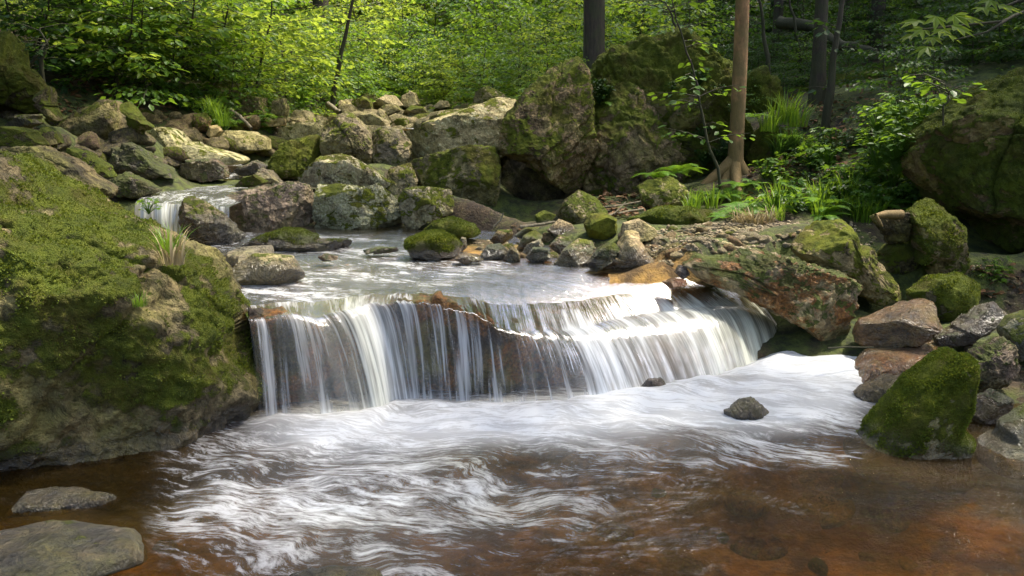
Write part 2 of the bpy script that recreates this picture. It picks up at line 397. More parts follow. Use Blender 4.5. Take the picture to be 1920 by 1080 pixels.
# --- beside the lower pool
NZW[0] = .12
rock('huge moss covered boulder filling the left side beside the lower pool', [(-300,440),(-160,330),(0,306),(60,296),(110,314),(165,358),(235,402),(330,442),(408,470),(432,520),(458,570),(482,640),(503,710),(490,762),(447,822),(402,868),(330,905),(200,945),(100,955),(-60,965),(-260,900),(-340,650)], Y=4.6, dy=1.12, lvl=8, tint=(.14,.115,.065), moss=.46, lichen=.35, rust=0.10, wet=.0, tuft=42000, rough=1.1, facets=9, cut=(.8,.96), box=.5, seed=11, back=.3)
NZW[0] = .34
rock('flat grey wet rock with sandy top in the near left corner', [(-160,1080),(-60,1010),(0,993),(100,983),(190,985),(255,1000),(290,1024),(262,1048),(170,1078),(40,1120),(-120,1130)], flat=.015, dy=.045, tint=(.085,.078,.065), moss=.14, bright=.8, lichen=.05, gloss=.6, rough=.5, name='rock', cat='rock', facets=5)
rock('low wet dark slab just breaking the water below the huge boulder', [(-20,950),(60,926),(150,919),(219,934),(195,946),(100,957),(0,966)], flat=.0, dy=.03, tint=DARK, moss=.0, gloss=1, rough=.9, name='rock', cat='rock', facets=3)
rock('dark rock tip at the bottom edge under foaming water', [(520,1092),(600,1068),(680,1070),(720,1085),(680,1120),(560,1120)], flat=.02, dy=.05, tint=DARK, moss=0, gloss=1, name='rock', cat='rock', facets=3)
rock('pointed boulder thickly coated in green moss, standing in water at right', [(1580,838),(1640,768),(1700,700),(1752,662),(1778,655),(1797,672),(1807,710),(1812,760),(1818,830),(1826,920),(1760,925),(1690,912),(1612,888)], Y=4.05, dy=.26, lvl=7, tint=(.25,.22,.13), moss=.62, bright=1., lichen=.1, wet=-.03, tuft=20000, rough=.4, facets=5, seed=4, cut=(.86,.97), box=.5)
rock('low brown streaked rock half behind the pointed mossy boulder', [(1570,768),(1612,722),(1665,702),(1712,705),(1690,740),(1650,790),(1600,780)], Y=4.7, dy=.2, tint=BROWN, moss=.15, wet=.12, gloss=.35)
rock('rounded green grey boulder in the lower right corner', [(1828,835),(1878,782),(1940,745),(2060,735),(2120,840),(2020,905),(1905,890),(1842,875)], Y=3.95, dy=.3, tint=(.17,.16,.11), moss=.42, wet=.06, rough=.35, facets=5)
rock('small round mossy rock between the pointed and the corner boulder', [(1812,772),(1828,742),(1858,729),(1888,743),(1905,772),(1880,800),(1840,815),(1815,805)], Y=4.35, dy=.14, tint=BROWN, moss=.45, wet=.08, rough=.4, name='rock', cat='rock')
rock('knobbly dark brown rock with moss flecks behind the pointed boulder', [(1798,668),(1838,642),(1878,630),(1902,655),(1914,695),(1885,722),(1830,735),(1800,705)], Y=4.75, dy=.2, tint=(.15,.10,.07), moss=.33, gloss=.3, rough=1.6, name='rock', cat='rock')
rock('smooth grey green boulder cut by the right edge above the knobbly rock', [(1868,612),(1888,590),(1945,575),(2010,620),(1990,690),(1905,672),(1880,650)], Y=5.0, dy=.25, tint=(.15,.15,.12), moss=.35, gloss=.15, rough=.3)
rock('shiny wet brown boulder beside the foot of the waterfall', [(1598,612),(1628,590),(1690,566),(1732,559),(1752,580),(1764,606),(1748,635),(1720,649),(1652,655),(1606,645)], Y=5.45, dy=.26, tint=(.30,.17,.065), moss=.0, gloss=.95, rough=.4, facets=7, seed=21)
rock('dark wet oval stone right of the shiny brown boulder', [(1752,632),(1800,592),(1850,567),(1878,578),(1882,602),(1852,628),(1800,648),(1756,648)], Y=5.35, dy=.2, tint=(.13,.10,.08), moss=.22, gloss=.8, rough=.4)
rock('rounded boulder with green moss cap above the dark oval stone', [(1702,545),(1740,518),(1798,516),(1830,532),(1835,555),(1820,585),(1770,600),(1722,585),(1702,565)], Y=5.9, dy=.26, tint=(.16,.14,.08), moss=.58, rough=.35, tuft=6000)
rock('orange brown flat slab washed by the foaming runoff', [(1560,690),(1640,664),(1720,650),(1810,643),(1835,658),(1770,685),(1700,702),(1600,712)], flat=.06, dy=.09, tint=(.28,.14,.05), moss=0, rust=.35, gloss=1, rough=.6, facets=4, name='rock_slab', cat='rock')
rock('craggy slab stained orange that leans over the right end of the waterfall', [(1270,474),(1330,478),(1398,464),(1440,470),(1520,495),(1580,510),(1614,532),(1606,572),(1592,610),(1575,645),(1540,650),(1500,615),(1440,580),(1380,550),(1310,528)], Y=5.75, dy=.36, lvl=7, tint=(.34,.27,.15), moss=.36, lichen=.5, rust=.46, gloss=.25, rough=1.7, seed=8)
rock('boulder with bright yellow moss patches behind the orange craggy slab', [(1483,465),(1503,432),(1538,415),(1580,414),(1592,435),(1632,470),(1672,520),(1693,548),(1685,568),(1640,572),(1600,548),(1565,515),(1510,495)], Y=6.15, dy=.3, tint=(.30,.23,.12), moss=.42, bright=.85, lichen=.2, rough=.9)
rock('upright block of stone with mossy right face beside the huge overhanging boulder', [(1698,402),(1725,378),(1748,374),(1770,398),(1804,424),(1811,460),(1816,505),(1800,520),(1745,524),(1718,490),(1706,445)], Y=6.35, dy=.3, tint=(.22,.17,.09), moss=.5, rough=.8, tuft=5000, box=.45)
rock('squat green rock in the shadow below the weathered stump', [(1632,485),(1658,458),(1708,448),(1724,500),(1690,520),(1650,515)], Y=6.5, dy=.2, tint=DARK, moss=.5, name='rock', cat='rock')
rock('huge overhanging boulder with a moss coat at the right edge', [(1690,285),(1712,240),(1760,205),(1820,170),(1870,145),(1930,128),(2060,110),(2260,250),(2260,500),(2000,510),(1890,490),(1845,455),(1800,405),(1750,382),(1712,345),(1690,312)], Y=7.5, dy=1.0, lvl=8, tint=(.17,.115,.06), moss=.52, bright=.2, rough=1.0, tuft=30000, seed=31, cut=(.8,.95))
rock('wet dark brown stone surrounded by white water', [(1356,772),(1385,748),(1410,744),(1440,770),(1455,800),(1405,806),(1370,797)], Y=4.42, dy=.1, tint=(.12,.085,.06), moss=0, gloss=1, rough=.8, name='rock', cat='rock')
rock('half drowned stone at the foot of the right curtain', [(1198,728),(1215,710),(1240,708),(1258,735),(1245,755),(1210,755)], Y=4.85, dy=.08, tint=(.15,.11,.09), moss=0, gloss=1, name='rock', cat='rock')
# --- standing in the upper pool
rock('yellowish stone with dark moss flecks standing in the upper pool', [(430,512),(445,492),(480,474),(548,478),(562,498),(571,522),(545,532),(480,540),(436,534)], Y=5.45, dy=.17, tint=(.38,.32,.17), moss=.22, bright=.6, lichen=.15, wet=.60, rough=.35, facets=8, seed=3)
rock('long low mossy rock across the head of the upper pool', [(425,475),(478,446),(535,428),(570,430),(612,449),(650,446),(660,462),(640,472),(500,480),(440,482)], Y=6.9, dy=.3, tint=DARK, moss=.72, wet=.6, tuft=5000)
rock('flat grey wet stone behind the yellowish stone', [(422,485),(452,472),(512,467),(508,482),(450,496)], flat=.59, dy=.06, tint=GREY, moss=.0, gloss=.5, name='rock', cat='rock', facets=3)
rock('tiny brown stone surrounded by rippled water', [(595,482),(612,474),(634,480),(632,488),(605,490)], Y=6.1, dy=.06, tint=BROWN, moss=.25, gloss=.6, name='rock', cat='rock', lvl=5)
rock('flat dark weedy stone in the middle of the upper pool', [(675,470),(708,462),(748,464),(745,473),(700,477)], Y=6.5, dy=.12, tint=DARK, moss=.35, gloss=.6, name='rock', cat='rock', lvl=5)
rock('smooth oval boulder with brilliant green moss at the edge of the pool', [(759,462),(764,447),(788,438),(828,434),(852,443),(868,462),(858,480),(810,490),(772,484)], Y=6.5, dy=.24, tint=GREY, moss=.95, bright=1, wet=.585, rough=.25, facets=2, smooth=True, tuft=9000)
rock('dark moss cushion stone behind the brilliant green boulder', [(796,432),(818,413),(850,408),(888,420),(900,440),(865,450),(810,446)], Y=7.2, dy=.25, tint=DARK, moss=.9, bright=.25, rough=.4, facets=3, tuft=4000, name='rock', cat='rock')
rock('dark rough boulder splitting the small upper cascade', [(337,392),(346,370),(362,368),(382,376),(412,396),(442,420),(460,444),(440,464),(390,466),(345,440),(337,415)], Y=7.25, dy=.3, tint=(.16,.14,.10), moss=.3, lichen=.2, wet=.72, rough=1.3)
rock('broad pinkish grey wet boulder between the small cascade and the pale boulders', [(405,390),(430,362),(480,350),(540,340),(575,344),(592,372),(592,436),(540,446),(470,446),(430,425),(408,405)], Y=8.5, dy=.5, lvl=7, tint=PINK, moss=.2, lichen=.2, gloss=.5, rough=1.3)
rock('pale lichen spotted boulder with a moss streak at the water edge', [(588,380),(596,345),(640,344),(690,352),(706,343),(735,365),(760,396),(755,424),(700,438),(600,438),(588,410)], Y=8.45, dy=.42, lvl=7, tint=(.36,.33,.27), moss=.3, lichen=.8, rough=.8, seed=14)
rock('flat topped white block of stone with mossy front', [(747,372),(758,353),(790,349),(845,355),(851,380),(847,402),(802,415),(772,438),(754,415)], Y=8.35, dy=.34, tint=(.34,.30,.22), moss=.34, lichen=.6, rough=.8, box=.45)
rock('pale angular boulder with shaded underside on top of the lichen boulder', [(560,332),(600,293),(640,289),(658,293),(692,312),(727,335),(742,352),(700,355),(600,352),(566,348)], Y=9.1, dy=.4, tint=(.34,.30,.22), moss=.25, lichen=.65, rough=.9)
rock('tall pointed boulder with a moss capped tip in mid stream', [(600,275),(605,240),(645,210),(664,214),(690,240),(702,262),(705,315),(640,318),(602,305)], Y=10.0, dy=.45, lvl=7, tint=(.26,.21,.13), moss=.24, lichen=.25, rough=1.1, seed=17)
rock('dark upright block wedged right of the tall pointed boulder', [(698,295),(700,247),(722,236),(756,245),(772,270),(772,310),(740,325),(704,318)], Y=10.1, dy=.4, tint=(.17,.145,.10), moss=.2, lichen=.2, rough=1.2)
rock('large sloping pale boulder with yellow lichen left of the cave boulder', [(752,255),(800,226),(860,208),(935,182),(968,190),(970,230),(952,285),(930,310),(860,320),(780,310),(762,285)], Y=10.6, dy=.8, lvl=7, tint=(.42,.36,.22), moss=.2, bright=.8, lichen=.62, rough=.7, seed=5)
rock('wide boulder with moss rim and a shadowed wedge shaped belly', [(768,302),(800,290),(880,272),(930,274),(939,312),(936,360),(926,402),(910,414),(890,395),(850,365),(778,352)], Y=9.35, dy=.5, lvl=7, tint=(.27,.23,.12), moss=.33, bright=.3, lichen=.22, anchor=False, seed=41)
rock('small overhung boulder below the dark upright block', [(720,350),(730,316),(770,305),(785,340),(775,372),(735,380)], Y=9.3, dy=.3, tint=(.26,.22,.13), moss=.25, lichen=.2)
rock('huge tan cave boulder leaning over a dark hollow', [(933,275),(945,222),(985,170),(1030,130),(1082,106),(1106,128),(1114,190),(1114,260),(1104,330),(1062,366),(1040,352),(985,305),(940,292)], Y=9.7, dy=.75, lvl=8, tint=(.24,.17,.09), moss=.33, lichen=.2, rough=1.0, anchor=False, seed=23, facets=12)
rock('grey brown cracked shoulder of the outcrop joining the cave boulder to the mossy wall', [(1085,215),(1120,150),(1165,140),(1225,185),(1265,240),(1290,330),(1240,372),(1160,392),(1100,392),(1082,320)], Y=10.05, dy=.5, lvl=7, tint=(.19,.14,.08), moss=.30, lichen=.15, rough=1.5, seed=52)
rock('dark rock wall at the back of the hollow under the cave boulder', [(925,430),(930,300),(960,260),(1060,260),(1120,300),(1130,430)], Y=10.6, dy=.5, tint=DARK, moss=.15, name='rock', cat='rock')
rock('long mossy rock wall behind the smooth brown tree', [(1060,420),(1070,200),(1130,102),(1200,72),(1280,62),(1330,92),(1372,140),(1400,250),(1400,345),(1290,375),(1180,390)], Y=10.5, dy=.9, lvl=8, tint=(.14,.11,.06), moss=.47, rough=1.5, tuft=24000, name='rock_wall', cat='rock wall', facets=14, seed=9)
rock('moss covered block right of the smooth brown trunk', [(1388,180),(1400,142),(1430,128),(1458,148),(1472,195),(1460,225),(1400,225)], Y=12.2, dy=.4, tint=DARK, moss=.75, tuft=4000)
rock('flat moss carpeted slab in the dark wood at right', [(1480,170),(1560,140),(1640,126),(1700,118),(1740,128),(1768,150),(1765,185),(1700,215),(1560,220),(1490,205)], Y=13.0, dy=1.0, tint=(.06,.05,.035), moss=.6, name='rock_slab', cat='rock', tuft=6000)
rock('mossy clump of rock under the tall grass behind the trunk', [(1390,300),(1410,250),(1450,235),(1500,255),(1550,285),(1560,310),(1520,345),(1420,350)], Y=10.2, dy=.45, tint=(.10,.08,.05), moss=.6, tuft=8000)
rock('spotted block with mossy top in front of the tree roots', [(1196,352),(1205,341),(1255,330),(1283,348),(1296,370),(1272,388),(1222,396),(1202,378)], Y=8.7, dy=.22, tint=(.35,.30,.17), moss=.36, lichen=.45, rough=.8)
rock('low moss mound in front of the spotted block', [(1175,412),(1235,388),(1290,388),(1335,397),(1338,420),(1262,430),(1195,432)], Y=7.9, dy=.4, tint=(.12,.09,.05), moss=.75, bright=.2, rough=.5, name='rock', cat='rock', tuft=5000)
rock('pointed mossy boulder in front of the dark hollow', [(1038,412),(1058,376),(1085,356),(1116,370),(1138,396),(1115,418),(1070,432)], Y=8.0, dy=.25, tint=(.30,.25,.14), moss=.42, bright=.3)
rock('rounded lime green mossy rock on the cobble bank', [(1094,420),(1108,401),(1134,398),(1156,410),(1157,436),(1132,452),(1104,444)], Y=7.3, dy=.18, tint=GREY, moss=.85, bright=.9, rough=.4, facets=3, name='rock', cat='rock')
rock('big triangular tan boulder sloping into the upper pool', [(1148,472),(1172,432),(1194,434),(1208,466),(1238,508),(1200,516),(1110,516),(1105,495),(1132,475)], Y=6.05, dy=.22, tint=(.50,.37,.21), moss=.0, wet=.60, rough=.5, facets=6)
rock('dark mossy hummock leaning on the big tan boulder', [(1100,492),(1122,464),(1152,455),(1162,468),(1148,492),(1112,514)], Y=5.9, dy=.14, tint=DARK, moss=.6, bright=.25, wet=.6, name='rock', cat='rock')
rock('flat tan slab behind the big triangular boulder', [(1158,448),(1168,417),(1198,410),(1230,430),(1232,448),(1190,456)], Y=7.0, dy=.25, tint=(.42,.33,.18), moss=.08, name='rock', cat='rock', rough=.5)
rock('peaked yellow moss stone at the pool edge left of the tan boulder', [(1038,495),(1058,466),(1084,447),(1110,452),(1122,482),(1100,506),(1050,508)], Y=6.15, dy=.16, tint=(.38,.31,.16), moss=.4, bright=1, wet=.60, rough=.6, name='rock', cat='rock')
small = [
 ('olive mossy cobble at the waterline right of the brilliant green boulder', [(899,480),(914,459),(938,456),(954,470),(942,487),(908,488)], 6.45, .55, .2, GREY),
 ('round mossy cobble with dripping foot left of the yellow moss stone', [(985,482),(1000,463),(1028,464),(1034,484),(1005,500)], 6.3, .6, .1, GREY),
 ('brown split cobble behind the olive mossy one', [(918,450),(934,431),(960,430),(962,447),(932,462)], 7.0, .3, .2, BROWN),
 ('long low green stone below the driftwood', [(962,442),(985,426),(1012,426),(1006,438),(976,448)], 7.3, .75, .7, GREY),
 ('green domed stone amid the pale cobbles', [(968,466),(982,441),(1002,431),(1018,442),(1010,458),(982,474)], 6.8, .7, .6, GREY),
 ('small dark mossy stone at the mouth of the hollow', [(1003,402),(1020,394),(1042,402),(1038,420),(1006,422)], 8.1, .7, .4, DARK),
 ('plain tan stone under the pointed mossy boulder', [(1024,432),(1048,410),(1072,420),(1082,438),(1045,446)], 7.5, .05, 0, TAN),
 ('half mossy stone between the green dome and the yellow moss stone', [(1028,462),(1048,441),(1066,445),(1078,460),(1052,480)], 6.6, .4, .6, TAN),
 ('pale bare stone wedged among the mossy cobbles', [(975,478),(988,458),(1012,448),(1020,460),(1002,482)], 6.55, .0, 0, (.5,.45,.35)),
 ('grey egg shaped stone right of the brilliant green boulder', [(858,458),(866,444),(874,446),(876,464),(866,472)], 6.7, .0, 0, GREY),
 ('rusty low cobble at the waterline by the brilliant green boulder', [(850,485),(870,473),(898,478),(905,490),(870,496)], 6.2, .1, 0, BROWN),
 ('wedge of tan rock at the waterline beside the mossy cobbles', [(944,486),(958,462),(972,470),(976,488),(955,494)], 6.35, .05, 0, TAN),
 ('yellow green stone behind the big tan boulder', [(1222,458),(1235,446),(1256,446),(1258,464),(1235,468)], 6.9, .45, .8, TAN),
 ('small flat tan stone with a mossy end in the gravel', [(1218,474),(1232,464),(1246,465),(1244,474),(1225,480)], 6.6, .1, .6, TAN),
 ('lime spotted pebble beside the craggy slab', [(1258,474),(1264,466),(1278,467),(1282,476),(1268,482)], 6.1, .5, 1, TAN),
 ('lilac grey stone at the upstream tip of the craggy slab', [(1264,510),(1272,496),(1286,498),(1294,515),(1280,524)], 5.8, .0, 0, (.30,.27,.32)),
 ('orange wet stone breaking the water near the craggy slab', [(1240,528),(1258,521),(1286,524),(1288,536),(1255,540)], 5.6, .0, 0, (.40,.15,.05)),
]
for lb, pl, Y, ms, br, tn in small:
    rock(lb, pl, Y=Y, dy=.1, tint=tn, moss=ms, bright=br, lvl=5, rough=.5, facets=6, name='cobble', cat='stone', wet=.58, box=.55)
# --- left bank
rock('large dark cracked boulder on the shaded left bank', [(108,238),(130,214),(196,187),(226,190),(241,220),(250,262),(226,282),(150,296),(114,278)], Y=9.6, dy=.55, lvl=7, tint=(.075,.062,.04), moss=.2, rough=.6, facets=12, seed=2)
rock('wet streaked dark rock below the large cracked boulder', [(204,305),(215,276),(245,267),(272,280),(302,300),(335,328),(300,335),(220,335)], Y=9.0, dy=.4, tint=(.10,.085,.06), moss=.35, gloss=.5)
rock('dark green rounded boulder at the left edge under the cracked boulder', [(-30,258),(0,247),(25,237),(70,245),(95,272),(60,288),(-30,288)], Y=6.7, dy=.35, tint=DARK, moss=.62)
rock('egg shaped olive boulder left of the large cracked boulder', [(62,248),(86,238),(114,250),(120,268),(92,282),(68,275)], Y=7.0, dy=.25, tint=DARK, moss=.45, rough=.4)
rock('smooth grey boulder higher up at the left edge', [(4,238),(40,215),(76,215),(82,232),(45,246)], Y=7.5, dy=.25, tint=(.11,.10,.07), moss=.3, rough=.4)
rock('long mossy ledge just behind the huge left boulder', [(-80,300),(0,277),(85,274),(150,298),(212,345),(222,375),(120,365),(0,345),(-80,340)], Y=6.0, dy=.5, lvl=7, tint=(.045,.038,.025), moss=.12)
rock('rounded mossy rock between the long ledge and the cracked boulder', [(113,290),(136,276),(170,285),(212,312),(218,335),(160,325)], Y=6.7, dy=.25, tint=DARK, moss=.5)
rock('dark rock with moss edge beside the lip of the small cascade', [(203,338),(240,322),(282,340),(308,357),(265,372),(212,368)], Y=8.5, dy=.3, tint=DARK, moss=.35, gloss=.4)
rock('long pale smooth slab sloping down to the stream', [(268,255),(300,235),(330,240),(360,262),(400,275),(455,290),(480,300),(440,314),(420,310),(360,305),(310,290),(275,275)], Y=10.3, dy=.6, lvl=7, tint=(.46,.43,.27), moss=.2, bright=.5, rough=.25, facets=5)
rock('plump oval tan boulder above the pale slab', [(401,268),(408,250),(420,243),(480,247),(506,260),(509,282),(470,286),(418,278)], Y=11.3, dy=.45, tint=(.38,.33,.19), moss=.12, bright=.5, rough=.3, facets=5)
rock('broad squared tan boulder right of the plump oval one', [(518,266),(524,240),(560,230),(612,226),(612,255),(565,268)], Y=12.0, dy=.5, tint=(.40,.35,.2), moss=.2, bright=.5, rough=.4, box=.45)
rock('green mossy boulder with pale top left of the tall pointed boulder', [(503,305),(530,270),(590,252),(606,262),(606,305),(572,340),(522,334),(505,318)], Y=9.9, dy=.5, lvl=7, tint=(.30,.26,.17), moss=.5, bright=.2, tuft=4000)
rock('rusty wet boulder at the left edge of the upper stream', [(328,314),(358,298),(410,297),(427,314),(430,334),(382,342),(335,332)], Y=9.6, dy=.35, tint=(.16,.10,.07), moss=.22, rust=.2, gloss=.6)
rock('long dark wet rock in the upper stream below the pale slab', [(438,318),(480,300),(507,310),(503,328),(450,330)], Y=9.8, dy=.25, tint=(.13,.10,.07), moss=.2, gloss=.6)
rock('brown triangular rock in the upper stream', [(468,334),(490,315),(512,320),(532,342),(490,346)], Y=9.4, dy=.22, tint=(.14,.105,.075), moss=.12, gloss=.5, name='rock', cat='rock')
rock('low mossy rock in the upper stream above the cascade', [(438,350),(458,331),(480,328),(504,340),(475,352)], Y=9.0, dy=.2, tint=DARK, moss=.65, name='rock', cat='rock')
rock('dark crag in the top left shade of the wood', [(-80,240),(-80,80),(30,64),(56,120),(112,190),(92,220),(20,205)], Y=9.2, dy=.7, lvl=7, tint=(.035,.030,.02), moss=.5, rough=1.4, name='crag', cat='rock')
rock('brown boulder with mossy lid under the hanging leaves', [(372,175),(400,150),(442,154),(452,175),(432,208),(388,200)], Y=12.6, dy=.5, tint=(.2,.15,.08), moss=.3, bright=.4)
rock('shaded boulder right of the moss lidded one', [(428,220),(450,176),(500,184),(510,222),(472,232)], Y=12.4, dy=.5, tint=(.18,.14,.07), moss=.3)
rock('square dark block of stone at the foot of the far saplings', [(507,226),(511,190),(536,184),(543,202),(540,230)], Y=12.4, dy=.35, tint=(.15,.12,.07), moss=.2, box=.45)
rock('thin flat slab lying across smaller stones upstream', [(472,230),(485,221),(536,222),(536,236),(480,240)], Y=11.9, dy=.35, tint=TAN, moss=.2, name='rock_slab', cat='rock')
rock('brown stone with yellow moss hat below the grass on the left bank', [(358,235),(364,215),(386,211),(397,225),(393,246),(365,250)], Y=10.9, dy=.25, tint=(.22,.15,.08), moss=.35, bright=.6, name='rock', cat='rock')
rock('rounded tan cobble next to the plump oval boulder', [(386,252),(394,236),(410,234),(418,246),(402,264)], Y=10.9, dy=.2, tint=TAN, moss=.1, name='cobble', cat='stone', rough=.3, lvl=5)
rock('mossy leaning slab right behind the cracked boulder', [(228,195),(245,190),(275,225),(290,240),(262,250),(240,235)], Y=9.2, dy=.3, tint=(.2,.16,.07), moss=.5, bright=.4)
rock('dark mossy fin of rock rising on the left slope', [(70,175),(95,160),(108,200),(110,228),(88,222),(70,205)], Y=8.6, dy=.3, tint=DARK, moss=.35)
# --- the far end of the stream bed
far = [
 ('rightmost of the far rounded boulders, pale and egg shaped', [(750,200),(753,180),(770,171),(781,176),(790,198),(772,206)], 17.0, .05, .4),
 ('broad brown dome among the far rounded boulders', [(698,205),(706,186),(725,178),(742,180),(757,198),(740,208)], 16.6, .1, .5),
 ('mossy yellow boulder left of the broad brown dome', [(660,205),(664,186),(685,181),(698,192),(700,208),(680,212)], 16.0, .35, .9),
 ('far boulder peeping over the mossy yellow one', [(668,190),(688,171),(706,178),(708,192),(690,200)], 17.5, .25, .9),
 ('dark brown boulder at the left end of the far row', [(626,208),(640,188),(662,185),(664,206),(645,212)], 16.0, .1, .4),
 ('moss topped brown boulder beneath the leaves at the upper end of the pale slope', [(886,194),(892,172),(914,160),(945,176),(955,190),(920,200)], 13.5, .3, .5),
 ('wide low tan boulder left of the small upstream fall', [(668,236),(678,215),(700,213),(728,226),(732,240),(700,244)], 13.4, .15, .8),
 ('yellow peaked stone above the small upstream fall', [(700,222),(714,204),(724,208),(728,226),(712,232)], 14.2, .25, 1),
 ('mossy cobble mound just above the small upstream fall', [(728,234),(745,222),(765,222),(778,233),(755,240)], 13.9, .4, .6),
 ('brown spread stone under the far boulders', [(706,208),(722,195),(745,198),(758,208),(735,218)], 15.2, .25, .6),
 ('speckled tan stone right of the far boulders', [(755,210),(772,197),(795,200),(805,212),(780,218)], 15.0, .3, .6),
 ('pale grey cobble on the far right bank of the stream bed', [(812,200),(825,188),(840,190),(845,200),(828,206)], 15.5, .1, .5),
 ('low mossy brown stone at the foot of the pale sloping boulder', [(805,222),(825,207),(870,203),(880,215),(840,226)], 13.0, .3, .5),
 ('stone with moss crust right of the far stones', [(865,205),(885,194),(905,194),(912,205),(885,212)], 13.3, .55, .6),
]
for lb, pl, Y, ms, br in far:
    rock(lb, pl, Y=Y, dy=.45, tint=(.40,.33,.18), moss=ms, bright=br, lvl=6, rough=.5, facets=5, lichen=.15, box=.55)

for px_, py_, Y_, s_ in [(1374,340,9.6,.4),(1340,385,8.8,.35),(1420,372,9.0,.35)]:
    q_ = P(px_, py_, Y_); ANCH.append((q_[0], q_[1], q_[2]-.03, s_))
# ------------------------------------------------------------------ waterfall lip and foot (photo pixels of the crest and of the plunge line)
LIP = [(462,600),(505,594),(550,590),(600,592),(655,578),(690,570),(760,568),(830,573),(890,590),(940,615),(1000,622),(1070,618),(1130,605),(1190,592),(1260,582),(1330,574),(1390,574),(1435,590),(1472,630)]
FOOT = [(485,788),(530,783),(590,782),(670,778),(722,768),(742,752),(790,752),(850,755),(908,757),(975,760),(1055,756),(1138,743),(1212,731),(1278,721),(1342,711),(1398,698),(1440,682),(1466,666),(1486,652)]
BACK = [.14,.14,.16,.24,.20,.12,.09,.09,.10,.14,.20,.27,.34,.40,.44,.44,.40,.28,.14]
FT = np.array([G(x, y, 0.) for x, y in FOOT])
LP = np.array([P(x, y, FT[i][1]+BACK[i]) for i, (x, y) in enumerate(LIP)])
#            coverage of white strands, softness, tint(yellow green), fall clearness
COV = np.array([.34,.38,.44,.62,.70,.60,.42,.35,.33,.36,.46,.58,.70,.78,.86,.92,.94,.90,.78])
TIN = np.array([0,0,.05,.2,.35,.1,0,0,0,0,0,.03,.06,.12,.25,.45,.55,.5,.2])
# ------------------------------------------------------------------ ground
def interp(x, a): a = np.array(a, float); return np.interp(x, a[:, 0], a[:, 1])
ZS = [(0,-.38),(4.72,-.38),(5.05,.22),(5.35,.36),(8.0,.42),(8.35,.62),(9.2,.78),(10,.86),(12,1.15),(14,1.52),(16,1.85),(18,2.05),(22,2.5),(30,3.6),(45,6.5),(70,12),(130,30)]
XC = [(0,.4),(4.8,.2),(5.5,-.55),(7,-1.4),(8.2,-2.3),(8.8,-2.7),(10,-2.7),(12,-2.2),(14,-1.6),(17,-2.0),(22,-2.8),(40,-5)]
WD = [(0,3.4),(4.0,2.0),(4.8,1.7),(5.5,1.95),(7,2.0),(8.2,2.0),(9.5,.9),(12,1.0),(14,1.5),(17,1.8),(22,1.6),(40,1.2)]
def H0(x, y):
    ys = np.interp(x, LP[:, 0], LP[:, 1], left=LP[0, 1]-.1, right=LP[-1, 1]+.1)
    ye = y-(ys-4.68)*sstep(8, 6.3, y)
    c = interp(y, XC); wd = interp(y, WD)
    ye = ye-1.0*sstep(7.5, 8.5, y)*sstep(14, 10.5, y)*sstep(.2, .9, x-c-wd); z = interp(ye, ZS)-.25*np.exp(-((x-.15)/.6)**2-((y-9.2)/.8)**2)-.38*np.exp(-((x-3.5)/.9)**2-((y-7.0)/.8)**2)
    r = np.maximum(0, x-c-wd); l = np.maximum(0, c-wd-x)
    k = sstep(3.5, 6, y)
    zr = (.26*k+.05)*(1-np.exp(-r/.22))+.05*r+.20*np.maximum(0, r-3.2)+.05*np.maximum(0, r-6)
    zl = .30*(1-np.exp(-l/.25))+.33*l+.1*np.maximum(0, l-3)
    return z+np.where(r > 0, zr, 0)+np.where(l > 0, zl, 0)
AN = np.array(ANCH)
AZ = np.clip(AN[:, 2]-H0(AN[:, 0], AN[:, 1]), -.7, .9)
def H(x, y):
    x = np.atleast_1d(np.asarray(x, float)); y = np.atleast_1d(np.asarray(y, float))
    z = H0(x, y); num = np.zeros_like(z); den = np.full_like(z, .25)
    for i in range(len(AN)):
        s = min(AN[i, 3], .5)+.10
        wgt = np.exp(-((x-AN[i, 0])**2+(y-AN[i, 1])**2)/(s*s)); num += wgt*AZ[i]; den += wgt
    return z+num/den
def Hs(x, y): return float(H(x, y)[0])
def hit(px, py):
    """where a sight line meets the ground"""
    d = ray(px, py); t = np.linspace(2, 60, 900); p = d[None]*t[:, None]+np.array([0, 0, CAMZ])
    g = H(p[:, 0], p[:, 1]); i = np.argmax(p[:, 2] < g)
    return p[i] if p[i, 2] < g[i] else None
def ground():
    ys = np.concatenate([np.arange(.3, 12, .05), np.arange(12, 24, .14), np.arange(24, 60, .8), np.arange(60, 140, 5)])
    t = np.linspace(-1, 1, 301); xs = np.sign(t)*(4.2*np.abs(t)+26*np.abs(t)**3)
    X, Yy = np.meshgrid(xs, ys); sc = 1+np.maximum(0, Yy-9)*.05; X = X*sc
    x, y = X.ravel(), Yy.ravel(); z = H(x, y); q = np.stack([x, y, z], 1)
    c = interp(y, XC); wd = interp(y, WD); bed = sstep(.25, -.1, np.abs(x-c)-wd)*sstep(7.4, 6.6, y)
    amp = .35+.65*(1-bed)
    z = z+amp*(.07*fbm(q*1.3, 4)+.03*fbm(q*5, 3))*(1-.6*bed)+sstep(14, 25, y)*.35*fbm(q*.4, 3)
    V = np.stack([x, y, z], 1); nx, ny = len(xs), len(ys)
    i = np.arange(nx*ny).reshape(ny, nx)
    F = np.stack([i[:-1, :-1], i[:-1, 1:], i[1:, 1:], i[1:, :-1]], -1).reshape(-1, 4)
    o = link('ground', mesh('ground', V, F, M_GROUND, attrs={'bed': bed})); o['kind'] = 'structure'
ground()

